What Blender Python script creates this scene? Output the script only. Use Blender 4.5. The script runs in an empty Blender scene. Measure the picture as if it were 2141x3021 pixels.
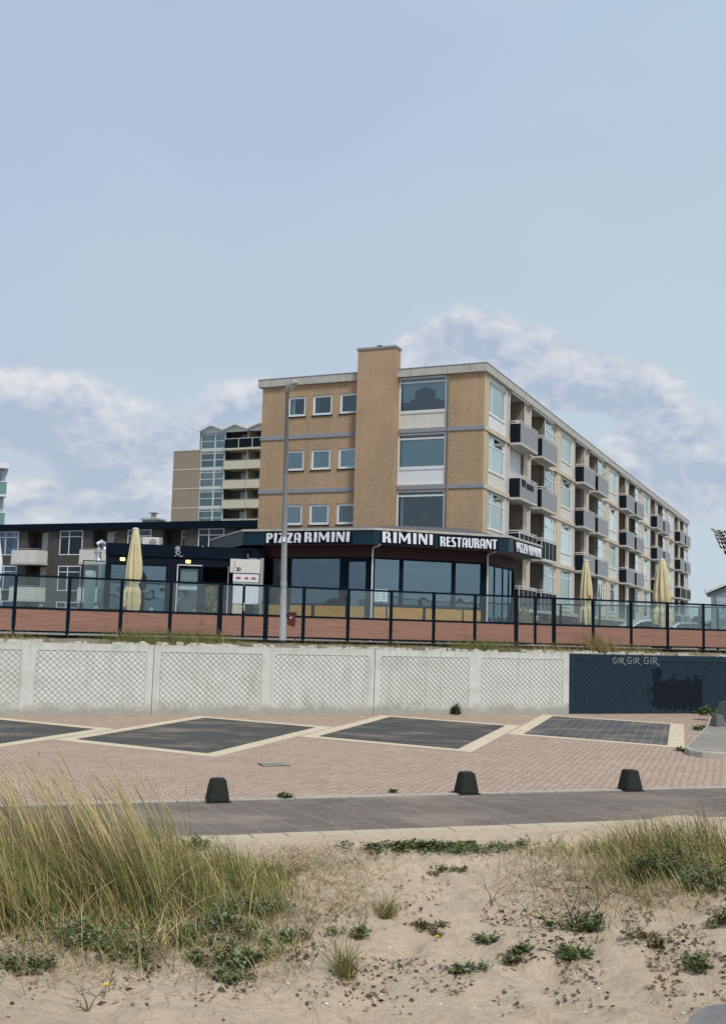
import bpy, bmesh, math, random
import numpy as np
from mathutils import Vector, Matrix, noise
R_ = random.Random(7)
S = bpy.context.scene
COL = S.collection

# ------------------------------------------------------------------ camera
F = 3180.4; PITCH = .109; ROLL = .0279; EYE = 2.9; W, H = 2141., 3021.
cp, sp = math.cos(PITCH), math.sin(PITCH)
fw = np.array([0, cp, sp]); up0 = np.array([0, -sp, cp]); rt0 = np.array([1., 0, 0])
rt = math.cos(ROLL)*rt0+math.sin(ROLL)*up0; up = -math.sin(ROLL)*rt0+math.cos(ROLL)*up0
EV = np.array([0, 0, EYE])
def ray(x, y): return fw+rt*(x-W/2)/F-up*(y-H/2)/F
def hz(x, y, z):
    d = ray(x, y); return EV+d*(z-EYE)/d[2]
cam = bpy.data.cameras.new('camera'); co = bpy.data.objects.new('camera', cam); COL.objects.link(co)
cam.sensor_fit = 'HORIZONTAL'; cam.sensor_width = 36; cam.lens = 36*F/W
cam.clip_start = .1; cam.clip_end = 3000
m = Matrix(((rt[0], up[0], -fw[0], 0), (rt[1], up[1], -fw[1], 0), (rt[2], up[2], -fw[2], EYE), (0, 0, 0, 1)))
co.matrix_world = m
S.camera = co

S.cycles.max_bounces = 6; S.cycles.diffuse_bounces = 2; S.cycles.glossy_bounces = 3; S.cycles.transparent_max_bounces = 12; S.cycles.adaptive_threshold = .02
# ------------------------------------------------------------------ light
SUN_EL = math.radians(52); SUN_AZ = math.radians(152)      # azimuth clockwise from +Y
sl = bpy.data.lights.new('sun', 'SUN'); sl.energy = 2.0; sl.angle = math.radians(12); sl.color = (1, .95, .88)
so = bpy.data.objects.new('sun', sl); COL.objects.link(so)
sd = Vector((math.sin(SUN_AZ)*math.cos(SUN_EL), math.cos(SUN_AZ)*math.cos(SUN_EL), math.sin(SUN_EL)))
so.rotation_euler = sd.to_track_quat('Z', 'Y').to_euler(); so.location = (0, 0, 40)
S.view_settings.view_transform = 'Standard'; S.view_settings.look = 'None'; S.view_settings.gamma = 1
S.view_settings.exposure = 0.43

wd = bpy.data.worlds.new('World'); S.world = wd; wd.use_nodes = True; wd.cycles.sampling_method = 'MANUAL'; wd.cycles.sample_map_resolution = 512
class NT:
    def __init__(s, nt): s.nt = nt
    def n(s, t, ins=None, **kw):
        nd = s.nt.nodes.new(t)
        for k, v in kw.items(): setattr(nd, k, v)
        for k, v in (ins or {}).items():
            if hasattr(v, 'links') or isinstance(v, bpy.types.NodeSocket): s.nt.links.new(v, nd.inputs[k])
            else: nd.inputs[k].default_value = v
        return nd
    def m(s, op, a, b=0.0, c=0.0, clamp=False):
        return s.n('ShaderNodeMath', {0: a, 1: b, 2: c}, operation=op, use_clamp=clamp).outputs[0]
    def mix(s, f, a, b, bt='MIX'):
        nd = s.n('ShaderNodeMix', data_type='RGBA', blend_type=bt)
        for k, v in ((0, f), (6, a), (7, b)):
            if isinstance(v, bpy.types.NodeSocket): s.nt.links.new(v, nd.inputs[k])
            else: nd.inputs[k].default_value = v if k == 0 else (*v[:3], 1)
        return nd.outputs[2]
    def ramp(s, f, stops, interp='LINEAR'):
        nd = s.n('ShaderNodeValToRGB', {0: f}); cr = nd.color_ramp; cr.interpolation = interp
        while len(cr.elements) < len(stops): cr.elements.new(.5)
        for e, (p, c) in zip(cr.elements, stops):
            e.position = p; e.color = (*c, 1) if len(c) == 3 else c
        return nd.outputs[0]
def azel(dx, dy):
    d = ray(dx*1.3184, dy*1.3184); d = d/np.linalg.norm(d)
    return math.atan2(d[0], d[1]), math.asin(d[2])
# cloud density as a function of azimuth and elevation
cg = bpy.data.node_groups.new('cloud_density', 'ShaderNodeTree')
cg.interface.new_socket('az', in_out='INPUT', socket_type='NodeSocketFloat')
cg.interface.new_socket('el', in_out='INPUT', socket_type='NodeSocketFloat')
cg.interface.new_socket('blob', in_out='OUTPUT', socket_type='NodeSocketFloat'); cg.interface.new_socket('tops', in_out='OUTPUT', socket_type='NodeSocketFloat')
g = NT(cg); gi = g.n('NodeGroupInput'); go = g.n('NodeGroupOutput')
az, el = gi.outputs[0], gi.outputs[1]
BL = [(150, 895, 170, 62, 1.0), (30, 900, 90, 50, .7), (110, 985, 190, 40, .75), (340, 1000, 110, 50, .95), (230, 1050, 130, 40, .6), (190, 1120, 120, 38, .8), (320, 1130, 110, 40, .85), (40, 1110, 80, 45, .8),
      (560, 890, 80, 50, .9), (500, 940, 80, 40, .55),
      (1050, 745, 130, 52, 1.0), (1190, 790, 120, 48, 1.0), (1320, 850, 130, 50, .8), (1400, 870, 100, 45, .9), (930, 800, 70, 45, .6), (1260, 880, 110, 45, .6),
      (1560, 975, 120, 65, 1.0), (1610, 1060, 110, 55, .8), (1440, 985, 100, 55, .7), (1400, 1090, 110, 50, .55), (1560, 1140, 120, 40, .5)]
acc = None; tops = None
for (dx, dy, rx, ry, a) in BL:
    a0, e0 = azel(dx, dy); k = 1.3184/F
    u = g.m('MULTIPLY', g.m('SUBTRACT', az, a0), 1/(rx*k)); v = g.m('MULTIPLY', g.m('SUBTRACT', el, e0), 1/(ry*k))
    q = g.m('ADD', g.m('MULTIPLY', u, u), g.m('MULTIPLY', v, v))
    ex = g.m('MULTIPLY', g.m('EXPONENT', g.m('MULTIPLY', q, -.9)), a)
    acc = ex if acc is None else g.m('ADD', acc, ex)
    tv = g.m('MULTIPLY', ex, v); tops = tv if tops is None else g.m('ADD', tops, tv)
acc = g.m('MINIMUM', acc, 1.05)
pg = bpy.data.node_groups.new('cloud_puffs', 'ShaderNodeTree')
pg.interface.new_socket('az', in_out='INPUT', socket_type='NodeSocketFloat'); pg.interface.new_socket('el', in_out='INPUT', socket_type='NodeSocketFloat'); pg.interface.new_socket('p', in_out='OUTPUT', socket_type='NodeSocketFloat')
h_ = NT(pg); hi_ = h_.n('NodeGroupInput'); hoo = h_.n('NodeGroupOutput')
hv = h_.n('ShaderNodeCombineXYZ', {0: h_.m('MULTIPLY', hi_.outputs[0], 13.), 1: h_.m('MULTIPLY', hi_.outputs[1], 19.), 2: 2.7}).outputs[0]
hn = h_.n('ShaderNodeTexNoise', {'Vector': hv, 'Scale': 1., 'Detail': 5., 'Roughness': .42, 'Distortion': 0.}).outputs[0]
hb = h_.n('ShaderNodeTexNoise', {'Vector': hv, 'Scale': 2.7, 'Detail': 2., 'Roughness': .5}).outputs[0]
bil = h_.m('ABSOLUTE', h_.m('SUBTRACT', hb, .5))
pg.links.new(h_.m('ADD', h_.m('MULTIPLY', h_.m('SUBTRACT', hn, .5), 1.7), h_.m('MULTIPLY', h_.m('SUBTRACT', bil, .07), 1.5)), hoo.inputs[0])
low = g.m('MULTIPLY', g.m('SUBTRACT', 1., g.m('MULTIPLY', g.m('ABSOLUTE', g.m('SUBTRACT', el, .115)), 6.5), 0, True), .48)
acc = g.m('MAXIMUM', acc, low)
cg.links.new(acc, go.inputs['blob']); cg.links.new(tops, go.inputs['tops'])
w = NT(wd.node_tree); wd.node_tree.nodes.clear()
tc = w.n('ShaderNodeTexCoord'); sx = w.n('ShaderNodeSeparateXYZ', {0: tc.outputs['Generated']})
az = w.m('ARCTAN2', sx.outputs[0], sx.outputs[1]); el = w.m('ARCSINE', sx.outputs[2])
def grp(t, a, e):
    nd = w.n('ShaderNodeGroup', node_tree=t); wd.node_tree.links.new(a, nd.inputs[0]); wd.node_tree.links.new(e, nd.inputs[1]); return nd.outputs
blob, tops = grp(cg, az, el)[0:2]; p0 = grp(pg, az, el)[0]; p1 = grp(pg, w.m('ADD', az, .006), w.m('ADD', el, .017))[0]
d0 = w.m('SUBTRACT', w.m('ADD', w.m('MULTIPLY', blob, 1.15), w.m('MULTIPLY', p0, .62)), .34)
mask = w.n('ShaderNodeMapRange', {0: d0, 1: .0, 2: .46}, interpolation_type='SMOOTHSTEP').outputs[0]
lit = w.m('ADD', w.m('SUBTRACT', w.m('MULTIPLY', w.m('SUBTRACT', p0, p1), 1.25), w.m('MULTIPLY', w.m('SUBTRACT', d0, .3), .45)), w.m('ADD', w.m('MULTIPLY', tops, .52), .44), 0, True)
veil2 = w.n('ShaderNodeMapRange', {0: w.m('ADD', w.m('MULTIPLY', blob, 1.1), w.m('MULTIPLY', p0, .3)), 1: .0, 2: .8}, interpolation_type='SMOOTHSTEP').outputs[0]
sky = w.n('ShaderNodeTexSky', sky_type='NISHITA', sun_disc=False, sun_elevation=SUN_EL, sun_rotation=SUN_AZ, air_density=1., dust_density=3., ozone_density=1.).outputs[0]
e01 = w.m('MULTIPLY', el, 1/1.2, 0, True)
grad = w.ramp(e01, [(0, (4.3, 4.9, 5.1)), (.14, (3.95, 4.6, 4.95)), (.26, (3.65, 4.45, 4.95)), (.40, (3.25, 4.15, 5.05)), (.7, (2.7, 3.8, 5.1)), (1, (2.6, 3.6, 5.1))])
n2 = w.n('ShaderNodeTexNoise', {'Vector': w.n('ShaderNodeCombineXYZ', {0: w.m('MULTIPLY', az, 3.), 1: w.m('MULTIPLY', el, 5.), 2: 4.}).outputs[0], 'Scale': 1., 'Detail': 3., 'Roughness': .5}).outputs[0]
veil = w.mix(w.m('MULTIPLY', w.m('SUBTRACT', n2, .35, 0, True), 2.0, 0, True), (3.05, 3.75, 5.0), (3.75, 4.75, 5.0))
base = w.mix(.45, grad, veil)
# paler towards the right of the view
right = w.m('ADD', w.m('MULTIPLY', az, 1.6), .5, 0, True)
base = w.mix(right, w.mix(.24, base, (3.2, 3.2, 4.9)), w.mix(.16, base, (4.2, 5.3, 5.5)))
cc = w.mix(lit, (2.95, 3.5, 4.4), (5.6, 5.55, 5.7))
base = w.mix(w.m('MULTIPLY', veil2, .55), base, (4.1, 4.7, 5.05))
allc = w.mix(w.m('MULTIPLY', mask, .9), base, cc)
allc = w.mix(.08, allc, sky)
bg = w.n('ShaderNodeBackground', {0: allc, 1: .107})
wo = w.n('ShaderNodeOutputWorld', {0: bg.outputs[0]})

# ------------------------------------------------------------------ helpers
def tag(o, label=None, cat=None, group=None, kind=None):
    if label: o['label'] = label
    if cat: o['category'] = cat
    if group: o['group'] = group
    if kind: o['kind'] = kind
    return o
class MB:
    def __init__(s): s.v = []; s.f = []; s.m = []
    def face(s, pts, mi=0):
        b = len(s.v); s.v += [tuple(map(float, p)) for p in pts]; s.f.append(tuple(range(b, b+len(pts)))); s.m.append(mi)
    def box(s, x0, x1, y0, y1, z0, z1, mi=0):
        p = [(x0, y0, z0), (x1, y0, z0), (x1, y1, z0), (x0, y1, z0), (x0, y0, z1), (x1, y0, z1), (x1, y1, z1), (x0, y1, z1)]
        b = len(s.v); s.v += p
        for q in ((0, 3, 2, 1), (4, 5, 6, 7), (0, 1, 5, 4), (1, 2, 6, 5), (2, 3, 7, 6), (3, 0, 4, 7)):
            s.f.append(tuple(b+i for i in q)); s.m.append(mi)
        return s
    def prism(s, poly, z0, z1, mi=0):
        b = len(s.v); n = len(poly)
        s.v += [(x, y, z0) for x, y in poly]+[(x, y, z1) for x, y in poly]
        s.f.append(tuple(b+i for i in range(n-1, -1, -1))); s.f.append(tuple(b+n+i for i in range(n))); s.m += [mi, mi]
        for i in range(n):
            j = (i+1) % n; s.f.append((b+i, b+j, b+n+j, b+n+i)); s.m.append(mi)
        return s
    def tube(s, pts, rad, n=8, mi=0, caps=True):
        pts = [Vector(p) for p in pts]; rads = rad if isinstance(rad, (list, tuple)) else [rad]*len(pts)
        b = len(s.v)
        for i, p in enumerate(pts):
            t = (pts[min(i+1, len(pts)-1)]-pts[max(i-1, 0)]).normalized()
            a = Vector((0, 0, 1)) if abs(t.z) < .9 else Vector((1, 0, 0))
            u = t.cross(a).normalized(); v = t.cross(u)
            for k in range(n):
                an = 2*math.pi*k/n; s.v.append(tuple(p+(u*math.cos(an)+v*math.sin(an))*rads[i]))
        for i in range(len(pts)-1):
            for k in range(n):
                a0 = b+i*n+k; a1 = b+i*n+(k+1) % n; s.f.append((a0, a1, a1+n, a0+n)); s.m.append(mi)
        if caps:
            s.f.append(tuple(b+k for k in range(n))); s.f.append(tuple(b+(len(pts)-1)*n+k for k in range(n-1, -1, -1))); s.m += [mi, mi]
        return s
    def frame(s, u0, u1, z0, z1, t, y0, y1, ax='x', mi=0, bars=()):
        # rectangular frame in the x-z (ax='x') or y-z (ax='y') plane; members butt end to end
        R = [(u0, u0+t, z0, z1), (u1-t, u1, z0, z1), (u0+t, u1-t, z0, z0+t), (u0+t, u1-t, z1-t, z1)]
        for bq in bars: R.append(bq)
        for a, b, c, d in R:
            if ax == 'x': s.box(a, b, y0, y1, c, d, mi)
            else: s.box(y0, y1, a, b, c, d, mi)
        return s
    def build(s, name, mat, parent=None, loc=None, rz=None, smooth=False):
        me = bpy.data.meshes.new(name); me.from_pydata(s.v, [], s.f)
        mats = mat if isinstance(mat, (list, tuple)) else [mat]
        for q in mats: me.materials.append(q)
        if len(mats) > 1: me.polygons.foreach_set('material_index', s.m)
        if smooth: me.polygons.foreach_set('use_smooth', [True]*len(s.f))
        me.update()
        o = bpy.data.objects.new(name, me); COL.objects.link(o)
        if parent: o.parent = parent
        if loc is not None: o.location = loc
        if rz is not None: o.rotation_euler = (0, 0, rz)
        return o
def bevel(o, w, seg=2):
    bm = bmesh.new(); bm.from_mesh(o.data); bmesh.ops.remove_doubles(bm, verts=bm.verts, dist=1e-5)
    bmesh.ops.bevel(bm, geom=bm.edges[:], offset=w, segments=seg, affect='EDGES', profile=.6, clamp_overlap=True)
    bm.to_mesh(o.data); bm.free(); return o
def empty(name, loc, rz=0, **kw):
    o = bpy.data.objects.new(name, None); COL.objects.link(o); o.location = loc; o.rotation_euler = (0, 0, rz); tag(o, **kw); return o
def copy_tree(o, parent=None):
    c = o.copy(); COL.objects.link(c); c.parent = parent
    for ch in [q for q in KIDS.get(o.name, [])] : copy_tree(ch, c)
    return c
KIDS = {}
def kids_index():
    KIDS.clear()
    for o in bpy.data.objects:
        if o.parent: KIDS.setdefault(o.parent.name, []).append(o)
def copy_part(o, parent, off):
    "copy of a part and its sub-parts, moved by off in the thing's frame"
    c = o.copy(); COL.objects.link(c); c.parent = parent; c.location = Vector(o.location)+Vector(off)
    for ch in SUB.get(o.name, []):
        d = ch.copy(); COL.objects.link(d); d.parent = c
    return c
SUB = {}
def sub(o, parent):
    o.parent = parent; SUB.setdefault(parent.name, []).append(o); return o
def cells(us, zs, holes):
    for i in range(len(us)-1):
        for j in range(len(zs)-1):
            cu, cz = (us[i]+us[i+1])/2, (zs[j]+zs[j+1])/2
            if not any(h[0] < cu < h[1] and h[2] < cz < h[3] for h in holes): yield us[i], us[i+1], zs[j], zs[j+1]
def wall(mb, O, U, N, u0, u1, z0, z1, holes, depth, mi=0):
    "wall face on the plane through O along unit U with outward normal N, openings with reveals"
    O = Vector((O[0], O[1], 0)); U = Vector((U[0], U[1], 0)); N = Vector((N[0], N[1], 0)); Z = Vector((0, 0, 1))
    us = sorted({u0, u1, *[min(max(h[k], u0), u1) for h in holes for k in (0, 1)]}); zs = sorted({z0, z1, *[min(max(h[k], z0), z1) for h in holes for k in (2, 3)]})
    P = lambda u, z, d=0: O+U*u+Z*z-N*d
    for a, b, c, d in cells(us, zs, holes): mb.face([P(a, c), P(b, c), P(b, d), P(a, d)], mi)
    for a, b, c, d in holes:
        mb.face([P(a, c), P(a, d), P(a, d, depth), P(a, c, depth)], mi); mb.face([P(b, c), P(b, c, depth), P(b, d, depth), P(b, d)], mi)
        mb.face([P(a, c), P(a, c, depth), P(b, c, depth), P(b, c)], mi); mb.face([P(a, d), P(b, d), P(b, d, depth), P(a, d, depth)], mi)

# ------------------------------------------------------------------ materials
def mat(name, col, rough=.8, var=.12, scale=3., bump=0., bscale=40., metal=0., spec=.35, dirt=0., dcol=(.1, .1, .08), dscale=1.3, stretch=(1, 1, 1), streak=0.):
    m = bpy.data.materials.new(name); m.use_nodes = True; nt = NT(m.node_tree); p = m.node_tree.nodes['Principled BSDF']
    tc = nt.n('ShaderNodeTexCoord').outputs['Object']; mp = nt.n('ShaderNodeMapping', {0: tc, 3: stretch}).outputs[0]
    n = nt.n('ShaderNodeTexNoise', {'Vector': mp, 'Scale': scale, 'Detail': 6., 'Roughness': .6}).outputs[0]
    c = nt.mix(n, tuple(x*(1-var*1.6) for x in col), tuple(min(1, x*(1+var*1.6)) for x in col))
    if dirt:
        n3 = nt.n('ShaderNodeTexNoise', {'Vector': mp, 'Scale': dscale, 'Detail': 8., 'Roughness': .65}).outputs[0]
        c = nt.mix(nt.m('MULTIPLY', nt.n('ShaderNodeMapRange', {0: n3, 1: .5, 2: .72}).outputs[0], dirt), c, dcol)
    if streak:
        mp2 = nt.n('ShaderNodeMapping', {0: tc, 3: (6, 6, .35)}).outputs[0]
        n4 = nt.n('ShaderNodeTexNoise', {'Vector': mp2, 'Scale': 1.2, 'Detail': 5., 'Roughness': .6}).outputs[0]
        c = nt.mix(nt.m('MULTIPLY', nt.n('ShaderNodeMapRange', {0: n4, 1: .5, 2: .75}).outputs[0], streak), c, dcol)
    m.node_tree.links.new(c, p.inputs['Base Color'])
    p.inputs['Roughness'].default_value = rough; p.inputs['Metallic'].default_value = metal; p.inputs['Specular IOR Level'].default_value = spec
    if bump:
        n2 = nt.n('ShaderNodeTexNoise', {'Vector': mp, 'Scale': bscale, 'Detail': 5.}).outputs[0]
        b = nt.n('ShaderNodeBump', {'Height': n2, 'Strength': bump, 'Distance': .02}); m.node_tree.links.new(b.outputs[0], p.inputs['Normal'])
    return m
def brick(name, c1, c2, mortar, bw=.21, bh=.062, msz=.009, axis='wall', rot=0., bump=.5, rough=.9, var=.5, dirt=.25, dcol=(.12, .1, .07), off=.5, distort=0., bdist=.01):
    m = bpy.data.materials.new(name); m.use_nodes = True; nt = NT(m.node_tree); p = m.node_tree.nodes['Principled BSDF']
    tc = nt.n('ShaderNodeTexCoord').outputs['Object']; s = nt.n('ShaderNodeSeparateXYZ', {0: tc})
    if axis == 'wall': v = nt.n('ShaderNodeCombineXYZ', {0: nt.m('ADD', s.outputs[0], s.outputs[1]), 1: s.outputs[2], 2: 0.}).outputs[0]
    else:
        v = nt.n('ShaderNodeMapping', {0: tc, 2: (0, 0, rot)}).outputs[0]
        if distort:
            nn = nt.n('ShaderNodeTexNoise', {'Vector': tc, 'Scale': 1.1, 'Detail': 3.}).outputs[1]
            nv = nt.n('ShaderNodeVectorMath', {0: nn, 1: (.5, .5, .5)}, operation='SUBTRACT').outputs[0]
            sv = nt.n('ShaderNodeVectorMath', {0: nv, 3: distort}, operation='SCALE').outputs[0]
            v = nt.n('ShaderNodeVectorMath', {0: v, 1: sv}, operation='ADD').outputs[0]
    b = nt.n('ShaderNodeTexBrick', {'Vector': v, 'Color1': (*c1, 1), 'Color2': (*c2, 1), 'Mortar': (*mortar, 1), 'Scale': 1., 'Mortar Size': msz, 'Mortar Smooth': .2, 'Bias': 0., 'Brick Width': bw, 'Row Height': bh}, offset=off)
    n = nt.n('ShaderNodeTexNoise', {'Vector': tc, 'Scale': .6, 'Detail': 7., 'Roughness': .6}).outputs[0]
    c = nt.mix(nt.m('MULTIPLY', n, var), b.outputs[0], tuple(x*.62 for x in c2))
    n3 = nt.n('ShaderNodeTexNoise', {'Vector': tc, 'Scale': 2.3, 'Detail': 9., 'Roughness': .7}).outputs[0]
    c = nt.mix(nt.m('MULTIPLY', nt.n('ShaderNodeMapRange', {0: n3, 1: .5, 2: .75}).outputs[0], dirt), c, dcol)
    if axis == 'floor':
        n7 = nt.n('ShaderNodeTexNoise', {'Vector': tc, 'Scale': 26., 'Detail': 4., 'Roughness': .75}).outputs[0]
        c = nt.mix(nt.m('MULTIPLY', nt.n('ShaderNodeMapRange', {0: n7, 1: .5, 2: .68}).outputs[0], .45), c, tuple(min(1, x*1.7) for x in c1)); c = nt.mix(nt.m('MULTIPLY', nt.n('ShaderNodeMapRange', {0: n7, 1: .46, 2: .30}).outputs[0], .45), c, tuple(x*.5 for x in c2))
        n8 = nt.n('ShaderNodeTexNoise', {'Vector': nt.n('ShaderNodeMapping', {0: tc, 3: (.5, .9, 1)}).outputs[0], 'Scale': .9, 'Detail': 5., 'Roughness': .6}).outputs[0]
        c = nt.mix(nt.m('MULTIPLY', nt.n('ShaderNodeMapRange', {0: n8, 1: .5, 2: .72}).outputs[0], .38), c, (.50, .40, .29))
    if axis == 'wall':
        n5 = nt.n('ShaderNodeTexNoise', {'Vector': nt.n('ShaderNodeMapping', {0: tc, 3: (2.6, 2.6, .16)}).outputs[0], 'Scale': 1., 'Detail': 5., 'Roughness': .6}).outputs[0]
        c = nt.mix(nt.m('MULTIPLY', nt.n('ShaderNodeMapRange', {0: n5, 1: .46, 2: .74}).outputs[0], .42), c, tuple(x*.55 for x in c2))
        n6 = nt.n('ShaderNodeTexNoise', {'Vector': nt.n('ShaderNodeMapping', {0: tc, 3: (.25, .25, .25)}).outputs[0], 'Scale': 1., 'Detail': 3.}).outputs[0]
        c = nt.mix(nt.m('MULTIPLY', nt.n('ShaderNodeMapRange', {0: n6, 1: .45, 2: .7}).outputs[0], .3), c, tuple(min(1, x*1.25) for x in c1))
    m.node_tree.links.new(c, p.inputs['Base Color']); p.inputs['Roughness'].default_value = rough; p.inputs['Specular IOR Level'].default_value = .25 if axis == 'wall' else .08
    bp = nt.n('ShaderNodeBump', {'Height': nt.m('SUBTRACT', 1., b.outputs[1]), 'Strength': bump, 'Distance': bdist}); m.node_tree.links.new(bp.outputs[0], p.inputs['Normal'])
    return m
def glass(name, tint=(.75, .85, .85), k=1.0, base=.05, rough=.02, refl=(.85, .95, 1.)):
    "thin window pane: clear with sky reflections that grow towards grazing angles"
    m = bpy.data.materials.new(name); m.use_nodes = True; nt = NT(m.node_tree); nt.nt.nodes.clear()
    fr = nt.n('ShaderNodeFresnel', {'IOR': 1.5}).outputs[0]
    geo = nt.n('ShaderNodeTexCoord').outputs['Object']
    nz = nt.n('ShaderNodeTexNoise', {'Vector': geo, 'Scale': 1.1, 'Detail': 1.}).outputs[0]
    bp = nt.n('ShaderNodeBump', {'Height': nz, 'Strength': .10, 'Distance': .25}).outputs[0]
    rnd = nt.n('ShaderNodeObjectInfo').outputs['Random']
    f = nt.m('MULTIPLY', nt.m('ADD', nt.m('MULTIPLY', fr, k), base, 0, True), nt.m('ADD', nt.m('MULTIPLY', rnd, .7), .65), 0, True)
    t = nt.n('ShaderNodeBsdfTransparent', {0: (*tint, 1)}); gl = nt.n('ShaderNodeBsdfGlossy', {'Color': (*refl, 1), 'Roughness': rough, 'Normal': bp})
    mx = nt.n('ShaderNodeMixShader', {0: f, 1: t.outputs[0], 2: gl.outputs[0]}); nt.n('ShaderNodeOutputMaterial', {0: mx.outputs[0]})
    return m
def emit(name, col, st):
    m = bpy.data.materials.new(name); m.use_nodes = True; nt = NT(m.node_tree); nt.nt.nodes.clear()
    e = nt.n('ShaderNodeEmission', {0: (*col, 1), 1: st}); nt.n('ShaderNodeOutputMaterial', {0: e.outputs[0]}); return m
M = dict(
    brick=brick('buff_brick', (.55, .385, .238), (.455, .31, .19), (.39, .29, .19), dirt=.3, dcol=(.22, .16, .10), var=.35, msz=.012, bump=.9),
    brick_pale=brick('pale_buff_brick', (.60, .47, .31), (.53, .41, .27), (.5, .42, .3), dirt=.2, dcol=(.3, .24, .16), var=.25),
    brick_dark=brick('grey_brown_brick', (.085, .083, .076), (.066, .064, .06), (.1, .098, .09), dirt=.2, var=.3),
    brick_plinth=brick('brown_brick', (.16, .11, .09), (.12, .085, .07), (.16, .14, .12)),
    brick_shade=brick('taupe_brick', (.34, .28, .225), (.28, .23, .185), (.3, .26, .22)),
    concrete=mat('painted_concrete', (.46, .45, .41), .85, .08, 2., .25, 30, dirt=.5, dcol=(.2, .19, .16), streak=.45),
    cream=mat('cream_concrete', (.58, .50, .39), .85, .08, 2., .2, 30, dirt=.3, dcol=(.33, .27, .2), streak=.3),
    band=mat('grey_band', (.27, .28, .30), .8, .08, 3., .2, 30, dirt=.3, dcol=(.17, .15, .14), streak=.3),
    white=mat('white_frame', (.68, .71, .72), .5, .04, 4.), panel=mat('panel_offwhite', (.62, .62, .57), .7, .05, 2., dirt=.25, dcol=(.42, .4, .33), streak=.35),
    greyp=mat('balcony_grey', (.26, .27, .285), .55, .05, 1.5, dirt=.2, dcol=(.24, .25, .28)), navy=mat('navy_panel', (.006, .012, .018), .55, .2, 3., spec=.12),
    soffit=mat('soffit', (.50, .49, .46), .9, .06, 2., dirt=.2, dcol=(.3, .28, .25)),
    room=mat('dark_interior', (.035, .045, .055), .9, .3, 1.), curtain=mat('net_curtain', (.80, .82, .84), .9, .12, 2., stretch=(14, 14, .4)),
    blind=mat('roller_blind', (.55, .62, .60), .8, .03, 2.), curtain_dark=mat('grey_blind', (.20, .23, .25), .9, .1, 3.),
    glass=glass('window_glass', (.72, .82, .84), .9, .05), gdark=glass('dark_window_glass', (.35, .45, .55), .6, .02), gsky=glass('side_window_glass', (.55, .66, .64), 1.6, .34, refl=(.92, 1., .97)), gfence=glass('fence_glass', (.86, .90, .90), .75, .035, refl=(.9, .95, .95)),
    grest=glass('restaurant_glass', (.45, .55, .60), 1.0, .17, refl=(.62, .80, .92)),
    black=mat('navy_black_frame', (.003, .009, .018), .6, .2, 5., spec=.08), navyfas=mat('teal_navy_fascia', (.006, .026, .045), .4, .15, 2., spec=.25),
    pav=mat('pavilion_render', (.005, .008, .018), .8, .15, 4., .1, spec=.15), maroon=mat('maroon_board', (.048, .014, .016), .7, .12, 2.),
    ochre=mat('ochre_panel', (.46, .25, .05), .6, .25, 7., dirt=.3, dcol=(.3, .15, .04), dscale=6), steel=mat('galvanised', (.36, .38, .39), .45, .12, 6., metal=.55),
    pipe=mat('pale_pipe', (.60, .58, .56), .5, .04), letter=mat('letter_white', (.72, .74, .80), .5, .03), polem=mat('grey_pole', (.28, .29, .30), .6, .12, 3., stretch=(3, 3, .4), dirt=.3),
    umb=mat('parasol_cloth', (.62, .54, .33), .85, .12, 3., .3, 12, stretch=(5, 5, .8), dirt=.3, dcol=(.42, .37, .2)), umbw=mat('parasol_white', (.72, .76, .80), .8, .04),
    red=mat('red_print', (.30, .02, .02), .6, .05), darkred=mat('dark_red', (.09, .02, .02), .5, .1), binm=mat('bin_plate', (.25, .15, .11), .6, .1),
    tower=mat('taupe_render', (.30, .245, .19), .9, .04, 5., .1), creamb=mat('cream_balcony', (.56, .53, .40), .8, .04, 2.), mint=mat('mint_concrete', (.52, .57, .54), .8, .05, 2.),
    boll=mat('mossy_concrete', (.022, .026, .022), .95, .4, 9., .8, 25, dirt=.5, dcol=(.02, .028, .014), dscale=6), stone=mat('light_stone', (.42, .39, .33), .9, .15, 4., .4, 30, dirt=.4, dcol=(.2, .19, .15), dscale=3),
    bark=mat('bark', (.12, .09, .06), .9, .3, 8.), teal=mat('teal_glass', (.16, .28, .28), .3, .1), cardark=mat('car_glass', (.02, .025, .03), .1, .1), silver=mat('silver_foil', (.55, .56, .58), .3, .2, 8., .8, 9, metal=.7),
)
# ================================================================== ground, road, dune
CB, SB = math.cos(-.4206), math.sin(-.4206)
SEA = .3827                                             # direction of the sea wall and fence
sw = Vector((math.cos(SEA), math.sin(SEA), 0)); sn = Vector((-math.sin(SEA), math.cos(SEA), 0))
def wl(t, off=0, z=0): p = Vector((0, 37.52, 0))+sw*t+sn*off; return (p.x, p.y, z)      # along the wall
def fl(t, off=0, z=0): p = Vector((0, 39.1, 0))+sw*t+sn*off; return (p.x, p.y, z)       # along the fence
sandm = bpy.data.materials.new('dune_sand'); sandm.use_nodes = True
q = NT(sandm.node_tree); P_ = sandm.node_tree.nodes['Principled BSDF']; tc = q.n('ShaderNodeTexCoord').outputs['Object']
na = q.n('ShaderNodeTexNoise', {'Vector': tc, 'Scale': 1.3, 'Detail': 6., 'Roughness': .6}).outputs[0]
nb = q.n('ShaderNodeTexNoise', {'Vector': tc, 'Scale': 14., 'Detail': 8., 'Roughness': .7}).outputs[0]
c = q.mix(na, (.59, .45, .31), (.77, .62, .45)); c = q.mix(q.m('MULTIPLY', q.n('ShaderNodeMapRange', {0: nb, 1: .48, 2: .72}).outputs[0], .75), c, (.47, .35, .23))
nf = q.n('ShaderNodeTexNoise', {'Vector': tc, 'Scale': 180., 'Detail': 2.}).outputs[0]; c = q.mix(q.m('MULTIPLY', q.m('SUBTRACT', nf, .5, 0, True), 1.5), c, (.78, .68, .50))
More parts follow.
